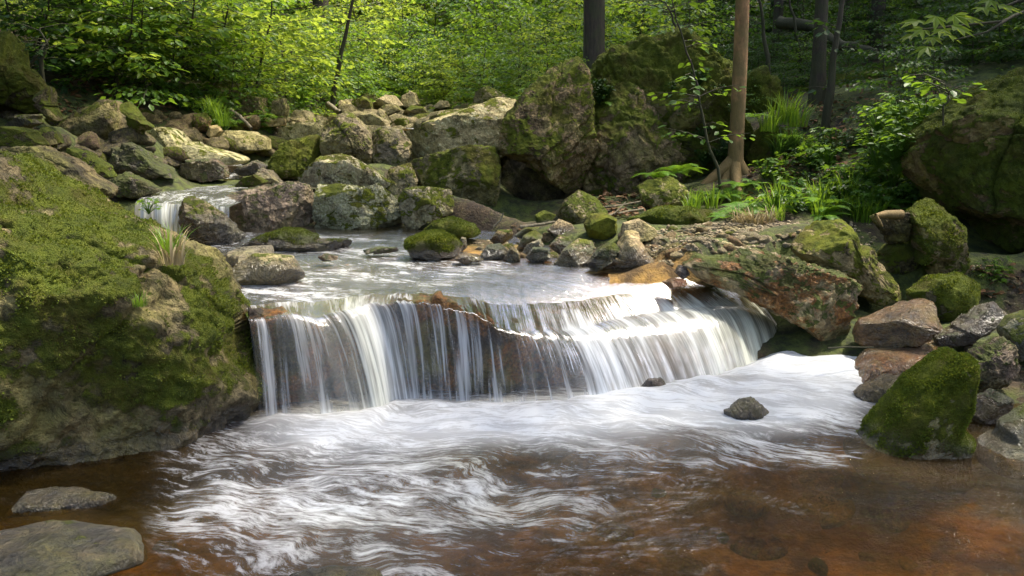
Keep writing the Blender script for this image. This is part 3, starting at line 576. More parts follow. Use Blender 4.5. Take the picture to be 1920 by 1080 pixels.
# ------------------------------------------------------------------ water
def grid_faces(ny, nx):
    i = np.arange(nx*ny).reshape(ny, nx)
    return np.stack([i[:-1, :-1], i[:-1, 1:], i[1:, 1:], i[1:, :-1]], -1).reshape(-1, 4)
def blobs(px, py, L):
    s = np.zeros_like(px)
    for (cx, cy_, rx, ry, a) in L:
        s = s+a*np.exp(-(((px-cx)/rx)**2+((py-cy_)/ry)**2))
    return s
def lower_pool():
    xs = np.arange(-4.2, 4.6, .022); ys = np.concatenate([np.arange(1.2, 2.4, .05), np.arange(2.4, 6.6, .022)])
    X, Yy = np.meshgrid(xs, ys); x, y = X.ravel(), Yy.ravel(); n = len(x)
    V = np.stack([x, y, np.zeros(n)], 1); px, py = topix(V)  # white blobs below: froth plus sky reflections painted as colour
    foam = blobs(px, py, [(600,815,190,60,.42),(850,800,230,55,.50),(1100,790,220,60,.48),(1330,760,200,65,.55),(1530,700,130,65,.80),(1600,720,70,50,.4),(1480,790,150,60,.42),
                          (1250,860,220,45,.10),(560,900,260,90,.40),(600,1000,330,110,.46),(850,960,260,120,.36),(1050,900,260,80,.18),(900,760,420,28,.2),(1520,860,110,40,.22),(1350,1000,300,120,-.02),(400,870,60,40,.05)])
    foam = foam*.9+.06-.16*blobs(px, py, [(150,960,220,130,1),(1750,1000,260,130,.7),(1300,1010,350,90,.55),(1000,870,70,30,.8),(930,865,110,22,1.2),(1290,810,70,18,1.3),(1700,930,200,60,.3)])
    soft = .15+np.clip(blobs(px, py, [(850,795,330,45,1),(1350,745,250,60,1.2),(1540,700,140,60,1.3),(560,800,120,30,.8)]), 0, 1.4)
    # flow coordinates: straight out from the plunge line, then fanning left and right
    q = np.stack([x*.9, y*.9, x*0], 1)
    wv = .30*fbm(q*.9+3, 3)+.10*fbm(q*3.1, 3)
    u = x*.85+.35*y+wv; v = y*1.0-.32*np.maximum(0, x-.3)*1.0*-1+wv*1.2+.18*x*(x < 0)
    uv = np.stack([u, v], 1)
    near = sstep(0, 1, foam*1.3)
    flow = np.stack([u*1.2, v*3.4, u*0], 1)
    z = .018*fbm(flow*1.0, 3)+.010*fbm(flow*3.1+4, 3)+.020*near*fbm(np.stack([x, y*1.6, x*0], 1)*3.2+9, 3)+.006*fbm(flow*8, 2)
    fy = np.interp(x, FT[:, 0], FT[:, 1]); dfoot = (fy-y); inx = sstep(FT[0, 0]-.1, FT[0, 0]+.1, x)*sstep(FT[-1, 0]+.35, FT[-1, 0]-.1, x)
    z = z+inx*.055*np.exp(-((dfoot-.12)/.16)**2)*(.7+.6*fbm(np.stack([x*4, y*4, x*0], 1), 2))*np.interp(x, FT[:, 0], COV+.35)
    z = z+.05*blobs(px, py, [(1540,690,110,40,1),(1600,705,60,30,.6),(1440,745,90,40,.6)])
    foam = foam+inx*.40*np.exp(-((dfoot-.03)/.09)**2)*np.interp(x, FT[:, 0], COV+.2)
    V[:, 2] = z
    tin = .35*blobs(px, py, [(930,865,120,25,1),(700,1010,220,60,.5),(640,760,60,20,1),(1000,960,200,50,.5)])
    o = link('stream_water', mesh('stream_water', V, grid_faces(len(ys), len(xs)), M_WATER, uv=uv, attrs={'foam': foam, 'soft': soft, 'tint': np.clip(tin, 0, 1)})); o['kind'] = 'structure'
lower_pool()

def resample(A, n):
    A = np.asarray(A, float); d = np.concatenate([[0], np.cumsum(np.linalg.norm(np.diff(A, axis=0), axis=1))]); t = np.linspace(0, d[-1], n)
    return np.stack([np.interp(t, d, A[:, k]) for k in range(A.shape[1])], 1), d[-1]
def upper_pool():
    n = 340
    rows = [((385,420),(930,420),.585), ((390,440),(960,440),.58), ((395,462),(1000,456),.575), ((400,490),(1180,475),.565), ((405,515),(1270,490),.555), ((425,540),(1345,503),.545)]
    R = []
    for a, b, z in rows:
        A = G(a[0], a[1], z); B = G(b[0], b[1], z); t = np.linspace(0, 1, n)[:, None]; R.append(A*(1-t)+B*t)
    s_ = np.linspace(0, 1, len(LP)); ss = np.linspace(0, 1, n)
    def al(A): return np.stack([np.interp(ss, s_, A[:, k]) for k in range(A.shape[1])], 1)
    lip, foot = al(LP), al(FT); cov = np.interp(ss, s_, COV); tn = np.interp(ss, s_, TIN)
    k = np.ones(9)/9
    sm = lambda a: np.convolve(np.pad(a, 4, 'edge'), k, 'valid')
    lip = np.stack([sm(lip[:, i]) for i in range(3)], 1); foot = np.stack([sm(foot[:, i]) for i in range(3)], 1)
    jl = fbm(np.stack([lip[:, 0]*7, lip[:, 0]*0+4, lip[:, 0]*0], 1), 3)+.6*fbm(np.stack([lip[:, 0]*25, lip[:, 0]*0, lip[:, 0]*0], 1), 2); jw = np.interp(ss, [0, .2, .3, .55, .75, 1], [.6, .5, 1, 1, .3, .3])
    lip[:, 2] += .026*jl*jw; lip[:, 1] += .03*jl*jw
    mid = R[-1]*.45+lip*.55; mid[:, 2] = lip[:, 2]+(R[-1][:, 2]-lip[:, 2])*.62+.006
    keys = R+[mid, lip]
    sub = 16; L = [];
    for i in range(len(keys)-1):
        p0, p1, p2, p3 = keys[max(i-1, 0)], keys[i], keys[i+1], keys[min(i+2, len(keys)-1)]
        for t in np.arange(sub)/sub:
            L.append(.5*(2*p1+(p2-p0)*t+(2*p0-5*p1+4*p2-p3)*t*t+(3*p1-p0-3*p2+p3)*t**3))
    npool = len(L)
    nf = 46
    for t in np.arange(nf)/(nf-1):
        h = t; z = t**2.0
        q = lip*(1-h)+foot*h; q[:, 2] = lip[:, 2]*(1-z)+(-.05)*z; L.append(q)
    A = np.array(L); ny = len(L)
    fall = np.concatenate([np.zeros(npool), np.ones(nf)])
    fr = np.concatenate([sstep(npool-22, npool, np.arange(npool)), np.ones(nf)])
    tt = np.concatenate([np.linspace(-1, 0, npool), np.linspace(0, 1, nf)])
    vs = np.concatenate([[0], np.cumsum(np.linalg.norm(np.diff(A[:, n//2], axis=0), axis=1))])
    xl = lip[:, 0]*1.0
    Ucross = np.stack([A[i, :, 0] if i < 0 else (A[i, :, 0]*(1-fr[i])+xl*fr[i]) for i in range(ny)])
    # the flow in the pool runs from the far left towards the near right
    pool_v = A[:, :, 1]*.75+A[:, :, 0]*.42
    V3 = A.reshape(-1, 3); px, py = topix(V3)
    q = np.stack([V3[:, 0]*1.1, V3[:, 1]*1.1, V3[:, 0]*0], 1); wv = .14*fbm(q, 3)+.05*fbm(q*3, 2)
    frf = np.repeat(fr, n); fal = np.repeat(fall, n); ttf = np.repeat(tt, n)
    u = np.where(frf < 1, (V3[:, 0]*.8-V3[:, 1]*.25), 0)
    along = np.repeat(vs, n); cross = Ucross.ravel()
    uvp = np.stack([V3[:, 0]*.9-V3[:, 1]*.3+wv, pool_v.ravel()+wv], 1); uvf = np.stack([along, np.tile(xl, ny)], 1); cross = np.tile(xl, ny)
    B = sstep(.05, .95, frf)[:, None]
    # pool and fall use their own mesh so that each keeps one clean set of flow lines
    covf = np.tile(cov, ny); tnf = np.tile(tn, ny)  # whites of the upper pool: froth and painted sky reflection in one mask
    fo_pool = .09+.9*blobs(px, py, [(560,500,200,40,.32),(700,470,220,30,.24),(520,545,140,35,.36),(760,535,200,30,.26),(900,500,200,26,.18),(620,560,120,26,.25),(1215,560,45,50,.34),(1190,530,70,16,.1),(880,565,200,14,.36),(820,585,140,12,.2),(1050,590,100,10,.14),(470,450,80,20,.2)]) \
        - blobs(px, py, [(1080,545,170,28,.5),(930,548,100,16,.22),(1290,545,60,24,.22),(760,552,90,10,.1),(690,505,40,8,.2)])
    tin_pool = np.clip(blobs(px, py, [(1020,550,170,28,.8),(760,555,100,16,.5),(600,500,300,40,.15)]), 0, 1)
    zz = (.012*fbm(np.stack([uvp[:, 0]*1.2, uvp[:, 1]*4, uvp[:, 0]*0], 1), 3)+.006*fbm(np.stack([uvp[:, 0]*3, uvp[:, 1]*10, uvp[:, 0]*0], 1), 2))
    V3 = V3.copy(); V3[:, 2] += zz*(1-frf)
    i0 = npool-13; ip = i0*n
    o = link('stream_water', mesh('upper_stream_water', V3[:ip+n], grid_faces(i0+1, n), M_WATER, uv=uvp[:ip+n], attrs={'foam': fo_pool[:ip+n], 'soft': fo_pool[:ip+n]*0+.16, 'tint': tin_pool[:ip+n]})); o['kind'] = 'structure'
    # the falling curtain; strands part the sheet as it drops
    s = slice(ip, None); t = np.clip(ttf[s], 0, 1); c = covf[s]; pre = np.clip((np.repeat(np.arange(ny), n)[s]-i0)/13., 0, 1)
    st = fbm(np.stack([cross[s]*4.5, cross[s]*0+2, t*.25], 1), 3)
    foam = c-.06+.10*t+.26*st+.16*fbm(np.stack([cross[s]*1.9+5, cross[s]*0, t*.15], 1), 2)
    top = sstep(.14, 0, t); foam = foam-.10*top*(c < .5)+.03*top
    foam = foam+.35*sstep(.86, 1, t)*(c+.15); foam = np.where(t <= 0, np.clip(fo_pool[s]*(1-pre), 0, 1)+(foam)*pre, foam)
    Vf = V3[s].copy(); wob = fbm(np.stack([cross[s]*16, cross[s]*0, t*.5], 1), 3)
    Vf[:, 1] -= (.030*wob*t**.7); Vf[:, 0] += .02*st*t
    o = link('waterfall', mesh('waterfall', Vf, grid_faces(ny-i0, n), M_FALL, uv=uvf[s], attrs={'foam': foam, 'soft': .25+.3*t, 'tint': tnf[s], 'fall': np.clip(.45+.5*t+(.5-c), 0, .97)*sstep(.3, 1, pre)}))
    o['kind'] = 'structure'
    # the bedrock step behind the curtain
    m = 200; nb = 60; s2 = np.linspace(0, 1, m)
    def al2(A_): return np.stack([np.interp(s2, ss, A_[:, k_]) for k_ in range(3)], 1)
    l2, f2, r2 = al2(lip), al2(foot), al2(R[-1]); rowsb = []
    for k_ in range(nb):
        t = k_/(nb-1)
        if t < .35: a = t/.35; q = (r2+np.array([0, .25, -.12]))*(1-a)+(l2+np.array([0, .03, -.022]))*a
        elif t < .45: a = (t-.35)/.1; q = l2+np.array([0, .03, -.022])+np.array([0, -.02, -.05])*a
        else: a = (t-.45)/.55; b = l2+np.array([0, .01, -.072]); e = np.stack([f2[:, 0]*.35+l2[:, 0]*.65, l2[:, 1]+.10, f2[:, 2]-.3], 1); q = b*(1-a)+e*a; q[:, 1] += .05*math.sin(a*3.1)*0
        rowsb.append(q)
    Vb = np.array(rowsb).reshape(-1, 3); qq = Vb*3
    d = .07*fbm(qq, 4)+.07*ridge(Vb*5, 3)+.03*fbm(Vb*16, 3)-.02; tb = np.repeat(np.linspace(0, 1, nb), m); fac = sstep(.42, .6, tb)
    Vb[:, 1] += np.maximum(d, -.03)*fac+.02*fac
    cb_ = np.interp(np.tile(s2, nb), s_, COV); Vb[:, 2] += sstep(.2, .33, tb)*sstep(.62, .44, tb)*sstep(.55, .36, cb_)*(.07*fbm(Vb*6, 3)+.05*ridge(Vb*9, 2)+.012)
    me = mesh('rock_ledge', Vb, grid_faces(nb, m), M_ROCK, attrs={'moss': .25*sstep(.3, .5, fbm(Vb*2+5, 3)+.3)*fac})
    o = link('rock_ledge', me); tag(o, 'rust red bedrock step behind the curtain of falling water', 'rock ledge')
    o['tint'] = (.040, .022, .011); o['rust'] = .40; o['gloss'] = .3; o['wetz'] = -50.; o['lichen'] = 0.; o['mossbright'] = 0.
upper_pool()

def stretch(rows, name, foam0, drop=None, cov=.6, tin=.2):
    n = 90; R = []
    for (a, Ya, b, Yb) in rows:
        A = P(a[0], a[1], Ya); B = P(b[0], b[1], Yb); t = np.linspace(0, 1, n)[:, None]; R.append(A*(1-t)+B*t)
    L = []
    for i in range(len(R)-1):
        for t in np.arange(14)/14: L.append(R[i]*(1-t)+R[i+1]*t)
    L.append(R[-1]); A = np.array(L); V = A.reshape(-1, 3)
    al = np.cumsum(np.concatenate([[0], np.linalg.norm(np.diff(A[:, n//2], axis=0), axis=1)])); uv = np.stack([np.repeat(al, n), np.tile(np.linspace(0, np.linalg.norm(R[-1][0]-R[-1][-1]), n), len(L))], 1)
    V = V.copy(); V[:, 2] += .012*fbm(np.stack([uv[:, 0]*2, uv[:, 1]*6, uv[:, 0]*0], 1), 3)
    o = link('stream_water', mesh(name, V, grid_faces(len(L), n), M_WATER, uv=uv, attrs={'foam': foam0+.1*fbm(V*2, 2), 'soft': np.full(len(V), .3), 'tint': np.full(len(V), .15)})); o['kind'] = 'structure'
    if drop:
        B = A[-1]; nf = 22; Z = []
        for t in np.linspace(0, 1, nf): q = B.copy(); q[:, 2] = B[:, 2]*(1-t**1.6)+drop*t**1.6; q[:, 1] -= .22*t; q[:, 0] += .06*t; Z.append(q)
        V = np.array(Z).reshape(-1, 3); tt = np.repeat(np.linspace(0, 1, nf), n); cr = np.tile(np.linspace(0, np.linalg.norm(B[0]-B[-1]), n), nf)
        V[:, 1] -= .03*fbm(np.stack([cr*12, cr*0, tt*.5], 1), 2)
        uv = np.stack([tt*.4, cr], 1)
        o = link('waterfall', mesh(name+'_drop', V, grid_faces(nf, n), M_FALL, uv=uv, attrs={'foam': cov+.1*fbm(np.stack([cr*5, cr*0, tt*.2], 1), 2)+.2*sstep(.8, 1, tt), 'soft': np.full(len(V), .4), 'tint': np.full(len(V), tin), 'fall': np.full(len(V), .4)})); o['kind'] = 'structure'
stretch([((520,320),10.6,(600,322),10.6), ((450,338),9.9,(590,336),9.9), ((380,350),9.3,(560,350),9.3), ((280,358),8.8,(500,360),8.8), ((255,378),8.1,(430,388),7.9)], 'cascade_water', .44, drop=.55, cov=.66, tin=.3)
stretch([((700,226),15.5,(790,226),15.5), ((675,236),14.0,(785,236),14.0), ((672,241),13.4,(782,242),13.4)], 'far_water', .58)
stretch([((775,205),17,(835,205),17), ((765,214),15.3,(825,214),15.3), ((760,219),14.6,(815,219),14.6)], 'far_water', .52)
stretch([((405,300),11.0,(440,300),11.0), ((425,318),10.3,(470,318),10.3), ((420,335),9.7,(460,335),9.7)], 'side_water', .5)

# ------------------------------------------------------------------ cobbles, pebbles, gravel
def scatter_stones():
    rng = np.random.RandomState(5); protos = []
    for i in range(9):
        D, F = ICO[5]; r = np.full(360, 1.)
        sh = rng.uniform(.5, .8); th = np.arange(360)*np.pi/180
        r = 1/np.sqrt(np.cos(th)**2+(np.sin(th)/rng.uniform(.6, .9))**2)
        V, size, off = stone_shape(D, r, sh*.8, True, rng, rough=.5, facets=6, box=.7)
        me = mesh('cobble', V, F, M_ROCK); moss_attr(me, off, .2, [0, 0, 0, .12, .3, .5, .2, 0, .1][i], 0); protos.append(me)
    cols = [(.56,.44,.26),(.48,.37,.21),(.62,.50,.33),(.38,.27,.15),(.50,.43,.31),(.42,.35,.23),(.34,.21,.12)]
    dk = [(.13,.11,.08),(.10,.085,.06),(.17,.14,.10),(.15,.10,.07)]
    def put(px, py, sz, name, label, cat, group, pal, gl=0.):
        p = hit(px, py)
        if p is None: return
        R = sz
        o = bpy.data.objects.new(name, protos[rng.randint(9)]); C.objects.link(o)
        o.location = (p[0], p[1], p[2]+R*.15); o.scale = (R*rng.uniform(.85, 1.25), R*rng.uniform(.8, 1.1), R*rng.uniform(.8, 1.1))
        o.rotation_euler = (rng.uniform(-.35, .35), rng.uniform(-.35, .35), rng.uniform(0, 6.28))
        t = np.array(pal[rng.randint(len(pal))])*rng.uniform(.8, 1.15)
        o['tint'] = tuple(float(v) for v in t); o['lichen'] = 0.; o['rust'] = 0.; o['mossbright'] = float(rng.uniform(.2, .9)); o['gloss'] = gl; o['wetz'] = -50.
        tag(o, label, cat, group)
    def poly_pts(poly, n):
        poly = np.array(poly, float); out = []
        while len(out) < n:
            x, y = rng.uniform(poly.min(0), poly.max(0)); c = False; j = len(poly)-1
            for i in range(len(poly)):
                if (poly[i, 1] > y) != (poly[j, 1] > y) and x < (poly[j, 0]-poly[i, 0])*(y-poly[i, 1])/(poly[j, 1]-poly[i, 1])+poly[i, 0]: c = not c
                j = i
            if c: out.append((x, y))
        return out
    BAR = [(1215,440),(1260,425),(1330,420),(1500,420),(1500,450),(1480,470),(1400,475),(1280,480),(1250,505),(1210,470)]
    for x, y in poly_pts(BAR, 125):
        put(x, y, rng.choice([.022, .03, .04, .055, .08], p=[.3, .3, .22, .13, .05]), 'cobble', 'pale cobble lying loose on the gravel bar above the craggy orange slab', 'stone', 'cobbles of the gravel bar', cols)
    for x, y in poly_pts([(880,455),(960,425),(1040,440),(1120,455),(1100,500),(1000,490),(900,485)], 50):
        put(x, y, rng.choice([.03, .045, .07], p=[.45, .35, .2]), 'cobble', 'small tan cobble wedged between the mossy stones of the pool edge', 'stone', 'cobbles between the mossy stones', cols)
    for x, y in poly_pts([(1815,505),(1925,480),(1925,590),(1860,570),(1835,530)], 30):
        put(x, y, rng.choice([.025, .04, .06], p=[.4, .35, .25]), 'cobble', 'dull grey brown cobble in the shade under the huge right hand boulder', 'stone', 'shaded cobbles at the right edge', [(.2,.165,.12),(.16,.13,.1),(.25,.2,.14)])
    for x, y in poly_pts([(1590,600),(1640,650),(1800,650),(1880,740),(1920,760),(1920,690),(1700,590)], 36):
        put(x, y, rng.choice([.03, .05, .08], p=[.4, .4, .2]), 'cobble', 'wet reddish brown cobble packed between the boulders right of the runoff', 'stone', 'wet cobbles at the right bank', [(.2,.11,.06),(.16,.09,.06),(.24,.16,.1)], .7)
    for x, y in poly_pts([(560,225),(640,200),(760,205),(900,200),(900,225),(780,250),(600,262),(520,262)], 90):
        put(x, y, rng.choice([.10, .16, .24], p=[.4, .4, .2]), 'stone', 'tan stone of the rubble that fills the far end of the stream bed', 'stone', 'rubble of the far stream bed', [(.44,.37,.2),(.38,.32,.17),(.3,.24,.13)])
    for x, y in poly_pts([(250,215),(360,225),(520,230),(620,240),(520,290),(420,290),(300,260)], 55):
        put(x, y, rng.choice([.08, .13, .2], p=[.4, .4, .2]), 'stone', 'half lit brown stone of the rubble around the pale slab', 'stone', 'rubble around the pale slab', [(.36,.29,.16),(.28,.2,.11),(.22,.16,.09)])
    for x, y in poly_pts([(0,190),(110,230),(260,230),(330,300),(300,340),(100,290),(0,300)], 60):
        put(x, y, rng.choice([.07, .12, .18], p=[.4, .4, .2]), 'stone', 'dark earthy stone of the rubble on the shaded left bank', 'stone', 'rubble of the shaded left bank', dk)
    for x, y in poly_pts([(1000,960),(1500,880),(1900,930),(1915,1075),(900,1075)], 26)+poly_pts([(20,930),(330,900),(420,960),(300,1075),(290,960)], 6):
        put(x, y, rng.choice([.04, .06, .09, .13], p=[.35, .35, .2, .1]), 'cobble', 'brown cobble lying on the stream bed under the shallow amber water', 'stone', 'cobbles of the stream bed', [(.42,.24,.07),(.30,.16,.05),(.5,.34,.14),(.2,.12,.05),(.14,.09,.04)])
    # gravel too fine to count
    D, F = ICO[2]; pts = poly_pts(BAR, 2600)+poly_pts([(1300,405),(1480,400),(1640,420),(1650,470),(1480,470),(1300,470)], 400)+poly_pts([(880,450),(1040,430),(1120,455),(1100,500),(900,485)], 400)+poly_pts([(1820,500),(1925,480),(1925,600),(1835,530)], 400)
    VV = []; FF = []
    for j, (x, y) in enumerate(pts):
        p = hit(x, y)
        if p is None: continue
        s = rng.uniform(.008, .02); v = D*np.array([s*rng.uniform(.8, 1.4), s, s*.65])*(1+.15*rng.normal(size=(len(D), 1)))
        a = rng.uniform(0, 6.28); v = np.stack([v[:, 0]*math.cos(a)-v[:, 1]*math.sin(a), v[:, 0]*math.sin(a)+v[:, 1]*math.cos(a), v[:, 2]], 1)
        VV.append(v+p+np.array([0, 0, s*.2])); FF.append(F+len(D)*(len(VV)-1))
    V = np.concatenate(VV); me = mesh('gravel', V, np.concatenate(FF), M_ROCK, attrs={'moss': np.zeros(len(V))})
    o = link('gravel', me); o['kind'] = 'stuff'; o['tint'] = (.40, .32, .21); o['wetz'] = -50.
scatter_stones()
SHADERS = [(-6.5,3.0,1,.9),(-7.4,8.6,1,.9),(5.0,1.6,1,.85),(10,11.5,0,.9),(11.5,6.0,0,1.1),(7.4,8.4,0,.6),(11,14,1,1.1),(13,9.5,0,1.1)]  # unseen trees added as sun blockers: position, variant, size
LEANERS = [(-5.8,7.4,1.0),(-6.6,9.5,1.05),(-4.9,5.2,.9),(-7.6,11.5,1.1)]  # unseen leaning trees added to throw shade on the left bank
# ------------------------------------------------------------------ plants
def tube(path, rad, seg=8, wob=0., rng=None, cap=True):
    path = np.asarray(path, float); n = len(path); T = np.gradient(path, axis=0); T /= np.linalg.norm(T, axis=1)[:, None]+1e-9
    ref = np.array([0, 0, 1.]) if abs(T[0, 2]) < .8 else np.array([1., 0, 0])
    A = np.cross(T, ref); A /= np.linalg.norm(A, axis=1)[:, None]+1e-9; B = np.cross(T, A)
    th = np.arange(seg)*2*np.pi/seg; rad = np.asarray(rad, float)[:, None]*np.ones((1, seg))
    if wob and rng is not None: rad = rad*(1+wob*rng.normal(size=rad.shape))
    V = path[:, None]+rad[:, :, None]*(np.cos(th)[None, :, None]*A[:, None]+np.sin(th)[None, :, None]*B[:, None])
    i = np.arange(n*seg).reshape(n, seg); j = np.roll(i, -1, 1)
    F = np.stack([i[:-1], j[:-1], j[1:], i[1:]], -1).reshape(-1, 4)
    return V.reshape(-1, 3), F
class Acc:
    def __init__(s): s.V = []; s.F = []; s.n = 0
    def add(s, V, F): s.V.append(V); s.F.append(F+s.n); s.n += len(V)
    def mesh(s, name, mat, smooth=True): return mesh(name, np.concatenate(s.V), np.concatenate(s.F), mat, smooth)
# leaf outlines: (along, across, lift)
OVAL = np.array([(0,0,0),(.35,.30,.05),(.75,.24,.03),(1,0,-.06),(.75,-.24,.03),(.35,-.30,.05)]); OVAL_F = np.array([(0,1,2,3),(0,3,4,5)])
def lobed(k=5):
    pts = [(0, 0, 0)]
    ang = [-118, -85, -62, -38, -18, 0, 18, 38, 62, 85, 118]; rr = [.36, .55, .34, .86, .46, 1., .46, .86, .34, .55, .36]
    for a, r in zip(ang, rr): pts.append((.22+.78*r*math.cos(RAD(a)), .78*r*math.sin(RAD(a)), -.10*r*r+.05*(r < .5)))
    F = [(0, i, i+1) for i in range(1, 11)]
    return np.array(pts), np.array(F)
MAPLE, MAPLE_F = lobed()
def leaves(pos, d, nrm, size, T=OVAL, TF=OVAL_F):
    d = d/np.linalg.norm(d, axis=1)[:, None]; s = np.cross(nrm, d); s /= np.linalg.norm(s, axis=1)[:, None]+1e-9; u = np.cross(d, s)
    V = pos[:, None]+size[:, None, None]*(T[None, :, 0:1]*d[:, None]+T[None, :, 1:2]*s[:, None]+T[None, :, 2:3]*u[:, None])
    F = (TF[None]+(np.arange(len(pos))*len(T))[:, None, None]).reshape(-1, TF.shape[1])
    return V.reshape(-1, 3), F
def spray(P0, P1, rng, spacing, lsize, width, droop=.2, up=(0, 0, 1), tilt=.4):
    """leaf points in a flat layer either side of a twig"""
    L = np.linalg.norm(P1-P0); n = max(3, int(L/spacing)); t = np.linspace(.1, 1, n)
    d = (P1-P0)/L; s = np.cross(d, up); s /= np.linalg.norm(s)+1e-9
    pos, dr = [], []
    for k in range(n):
        c = P0+(P1-P0)*t[k]; c = c-np.array([0, 0, droop*t[k]**2*L*.4])
        for sg in (-1, 1):
            w_ = width*rng.uniform(.1, 1)*(1.1-t[k]*.6)
            pos.append(c+s*sg*w_+rng.normal(size=3)*.02); dr.append(d*rng.uniform(.2, 1)+s*sg*rng.uniform(.3, 1)+np.array([0, 0, -rng.uniform(.05, .6)]))
    pos = np.array(pos); dr = np.array(dr); m = len(pos)
    return pos, dr, np.array(up)+rng.normal(size=(m, 3))*tilt, lsize*rng.uniform(.6, 1.25, m)
def tree_mesh(seed, h, cb, R, nl, r0, lsize=.1, spacing=.10, lean=(0, 0), bend=.15, leafmat=None, bark=None, seg=8, rise=.25, tw=2.2, far=False, extra=0):
    rng = np.random.RandomState(seed); tr = Acc(); lv = []
    n = 14; t = np.linspace(0, 1, n); ph = rng.uniform(0, 6, 2)
    path = np.stack([lean[0]*h*t+bend*np.sin(t*3+ph[0])*t, lean[1]*h*t+bend*np.sin(t*2.5+ph[1])*t, -.3+(h+.3)*t], 1)
    rad = r0*(1-.86*t)+r0*.5*np.exp(-t*h/.25); tr.add(*tube(path, rad, seg, .03, rng))
    for i in range(nl):
        s = cb+(1-cb)*((i+rng.rand())/nl)**.9; az = i*2.4+rng.uniform(-.5, .5)
        p0 = np.array([np.interp(s, t, path[:, k]) for k in range(3)]); q = (s-cb)/(1-cb+1e-6)
        L = R*(.55+.6*math.sin(math.pi*min(.96, q*.8+.22)))*rng.uniform(.6, 1.1)*(1-.35*q)
        d = np.array([math.cos(az), math.sin(az), rise+rng.uniform(-.15, .25)+.4*q]); d /= np.linalg.norm(d)
        u = np.linspace(0, 1, 6)[:, None]; lp = p0+d*L*u+np.array([0, 0, -.28*L])*u**2+rng.normal(size=(6, 3))*.03*u*L
        tr.add(*tube(lp, np.linspace(.28*np.interp(s, t, rad)+.004, .004, 6), 5))
        nt_ = max(3, int(L*5.5))
        for j in range(nt_):
            w_ = .2+.8*(j+rng.rand())/nt_; a = np.array([np.interp(w_, u[:, 0], lp[:, k]) for k in range(3)])
            sg = 1 if j % 2 else -1; ang = sg*rng.uniform(.5, 1.2); dd = np.array([d[0]*math.cos(ang)-d[1]*math.sin(ang), d[0]*math.sin(ang)+d[1]*math.cos(ang), rng.uniform(-.18, .15)])
            ln = (.30+.35*L*(1.1-w_))*rng.uniform(.6, 1.1); b = a+dd*ln
            if not far: tr.add(*tube(np.stack([a, (a+b)/2, b]), [.005, .003, .002], 3))
            lv.append(spray(a, b, rng, spacing, lsize, .13))
        lv.append(spray(lp[3], lp[5]+d*.1, rng, spacing, lsize, .14))
    pos, dr, nr, sz = [np.concatenate([l[k] for l in lv]) for k in range(4)]
    V, F = leaves(pos, dr, nr, sz)
    return tr.mesh('trunk', bark or M_DARKBARK), mesh('crown', V, F, leafmat or M_LEAF, False)
def tree_proto(name, *a, **kw):
    tm, lm = tree_mesh(*a, **kw); return name, tm, lm
def place_tree(proto, x, y, sc, rz, label, group=None, cat='tree', z=None, tilt=(0, 0)):
    name, tm, lm = proto; z = Hs(x, y)-.05 if z is None else z
    o = empty(name, (x, y, z)); o.rotation_euler = (tilt[0], tilt[1], rz); o.scale = (sc, sc, sc); tag(o, label, cat, group)
    link('trunk', tm, o); link('crown', lm, o); return o
def gx(px, Y): return (px-960)/1598.0*Y*1.0

rngT = np.random.RandomState(77)
SAP = [tree_proto('young_tree', 100+i, h, .05, R, nl, .05, .125, .075, leafmat=m, lean=ln, far=True, tw=2) for i, (h, R, nl, m, ln) in enumerate([
    (5.2, 1.9, 40, M_LEAF, (.05, 0)), (6.0, 2.1, 44, M_LEAFY, (-.04, .03)), (4.4, 1.8, 36, M_LEAF, (.08, -.04)), (6.6, 2.0, 46, M_LEAFY, (0, -.05)), (3.4, 1.6, 30, M_LEAF, (.0, .05)), (5.4, 1.9, 40, M_LEAFD, (.03, .05))])]
def saps(L, label, group, kinds):
    for (px, Y, sc) in L:
        k = kinds[rngT.randint(len(kinds))]
        place_tree(SAP[k], gx(px, Y), Y, sc*rngT.uniform(.9, 1.1), rngT.uniform(0, 6.28), label, group)
TIER = [tree_proto('bush', 200+i, h, .05, R, nl, .022, .085, .06, leafmat=m, far=True, rise=.2) for i, (h, R, nl, m) in enumerate([
    (1.7, 1.15, 26, M_LEAFY), (1.9, 1.0, 28, M_LEAFY), (1.6, 1.2, 26, M_LEAF), (1.8, 1.1, 28, M_LEAFY), (1.7, 1.1, 26, M_LEAF), (1.7, 1.15, 26, M_LEAFD)])]
def tier(Y0, Y1, px0, px1, h0, label, group, kinds, gap=None, dens=1.):
    Y = Y0
    while Y < Y1:
        h = h0+(Y-Y0)*.21; R = h*.62; step = R*1.15/Y*1598/dens; px = px0-rngT.rand()*step
        while px < px1:
            if not (gap and gap[0] < px < gap[1] and Y < gap[2]):
                yy = Y+rngT.uniform(-.5, .5); place_tree(TIER[kinds[rngT.randint(len(kinds))]], gx(px, yy), yy, h/1.7*rngT.uniform(.8, 1.2), rngT.uniform(0, 6.28), label, group, 'shrub')
            px += step*rngT.uniform(.7, 1.3)
        Y += .9+(Y-Y0)*.10
tier(16.6, 31, 545, 1010, .9, 'sunny yellow green shrub of the screen that closes the view behind the far boulders', 'sunlit shrubs behind the far boulders', [0, 4, 2, 3, 4, 1], (690, 800, 17.6))
tier(12.6, 27, -120, 520, .9, 'leafy green shrub on the left slope above the stones', 'leafy shrubs on the left slope', [2, 4, 2, 0, 5])
tier(12.6, 27, 1000, 1330, .7, 'green shrub growing on and behind the long rock wall', 'shrubs above the rock wall', [2, 4, 0, 5])
tier(12.3, 19, 1400, 2000, .55, 'dark green shrub of the undergrowth in the wood at right', 'undergrowth of the dark wood', [5, 5, 5, 4], None, .8)
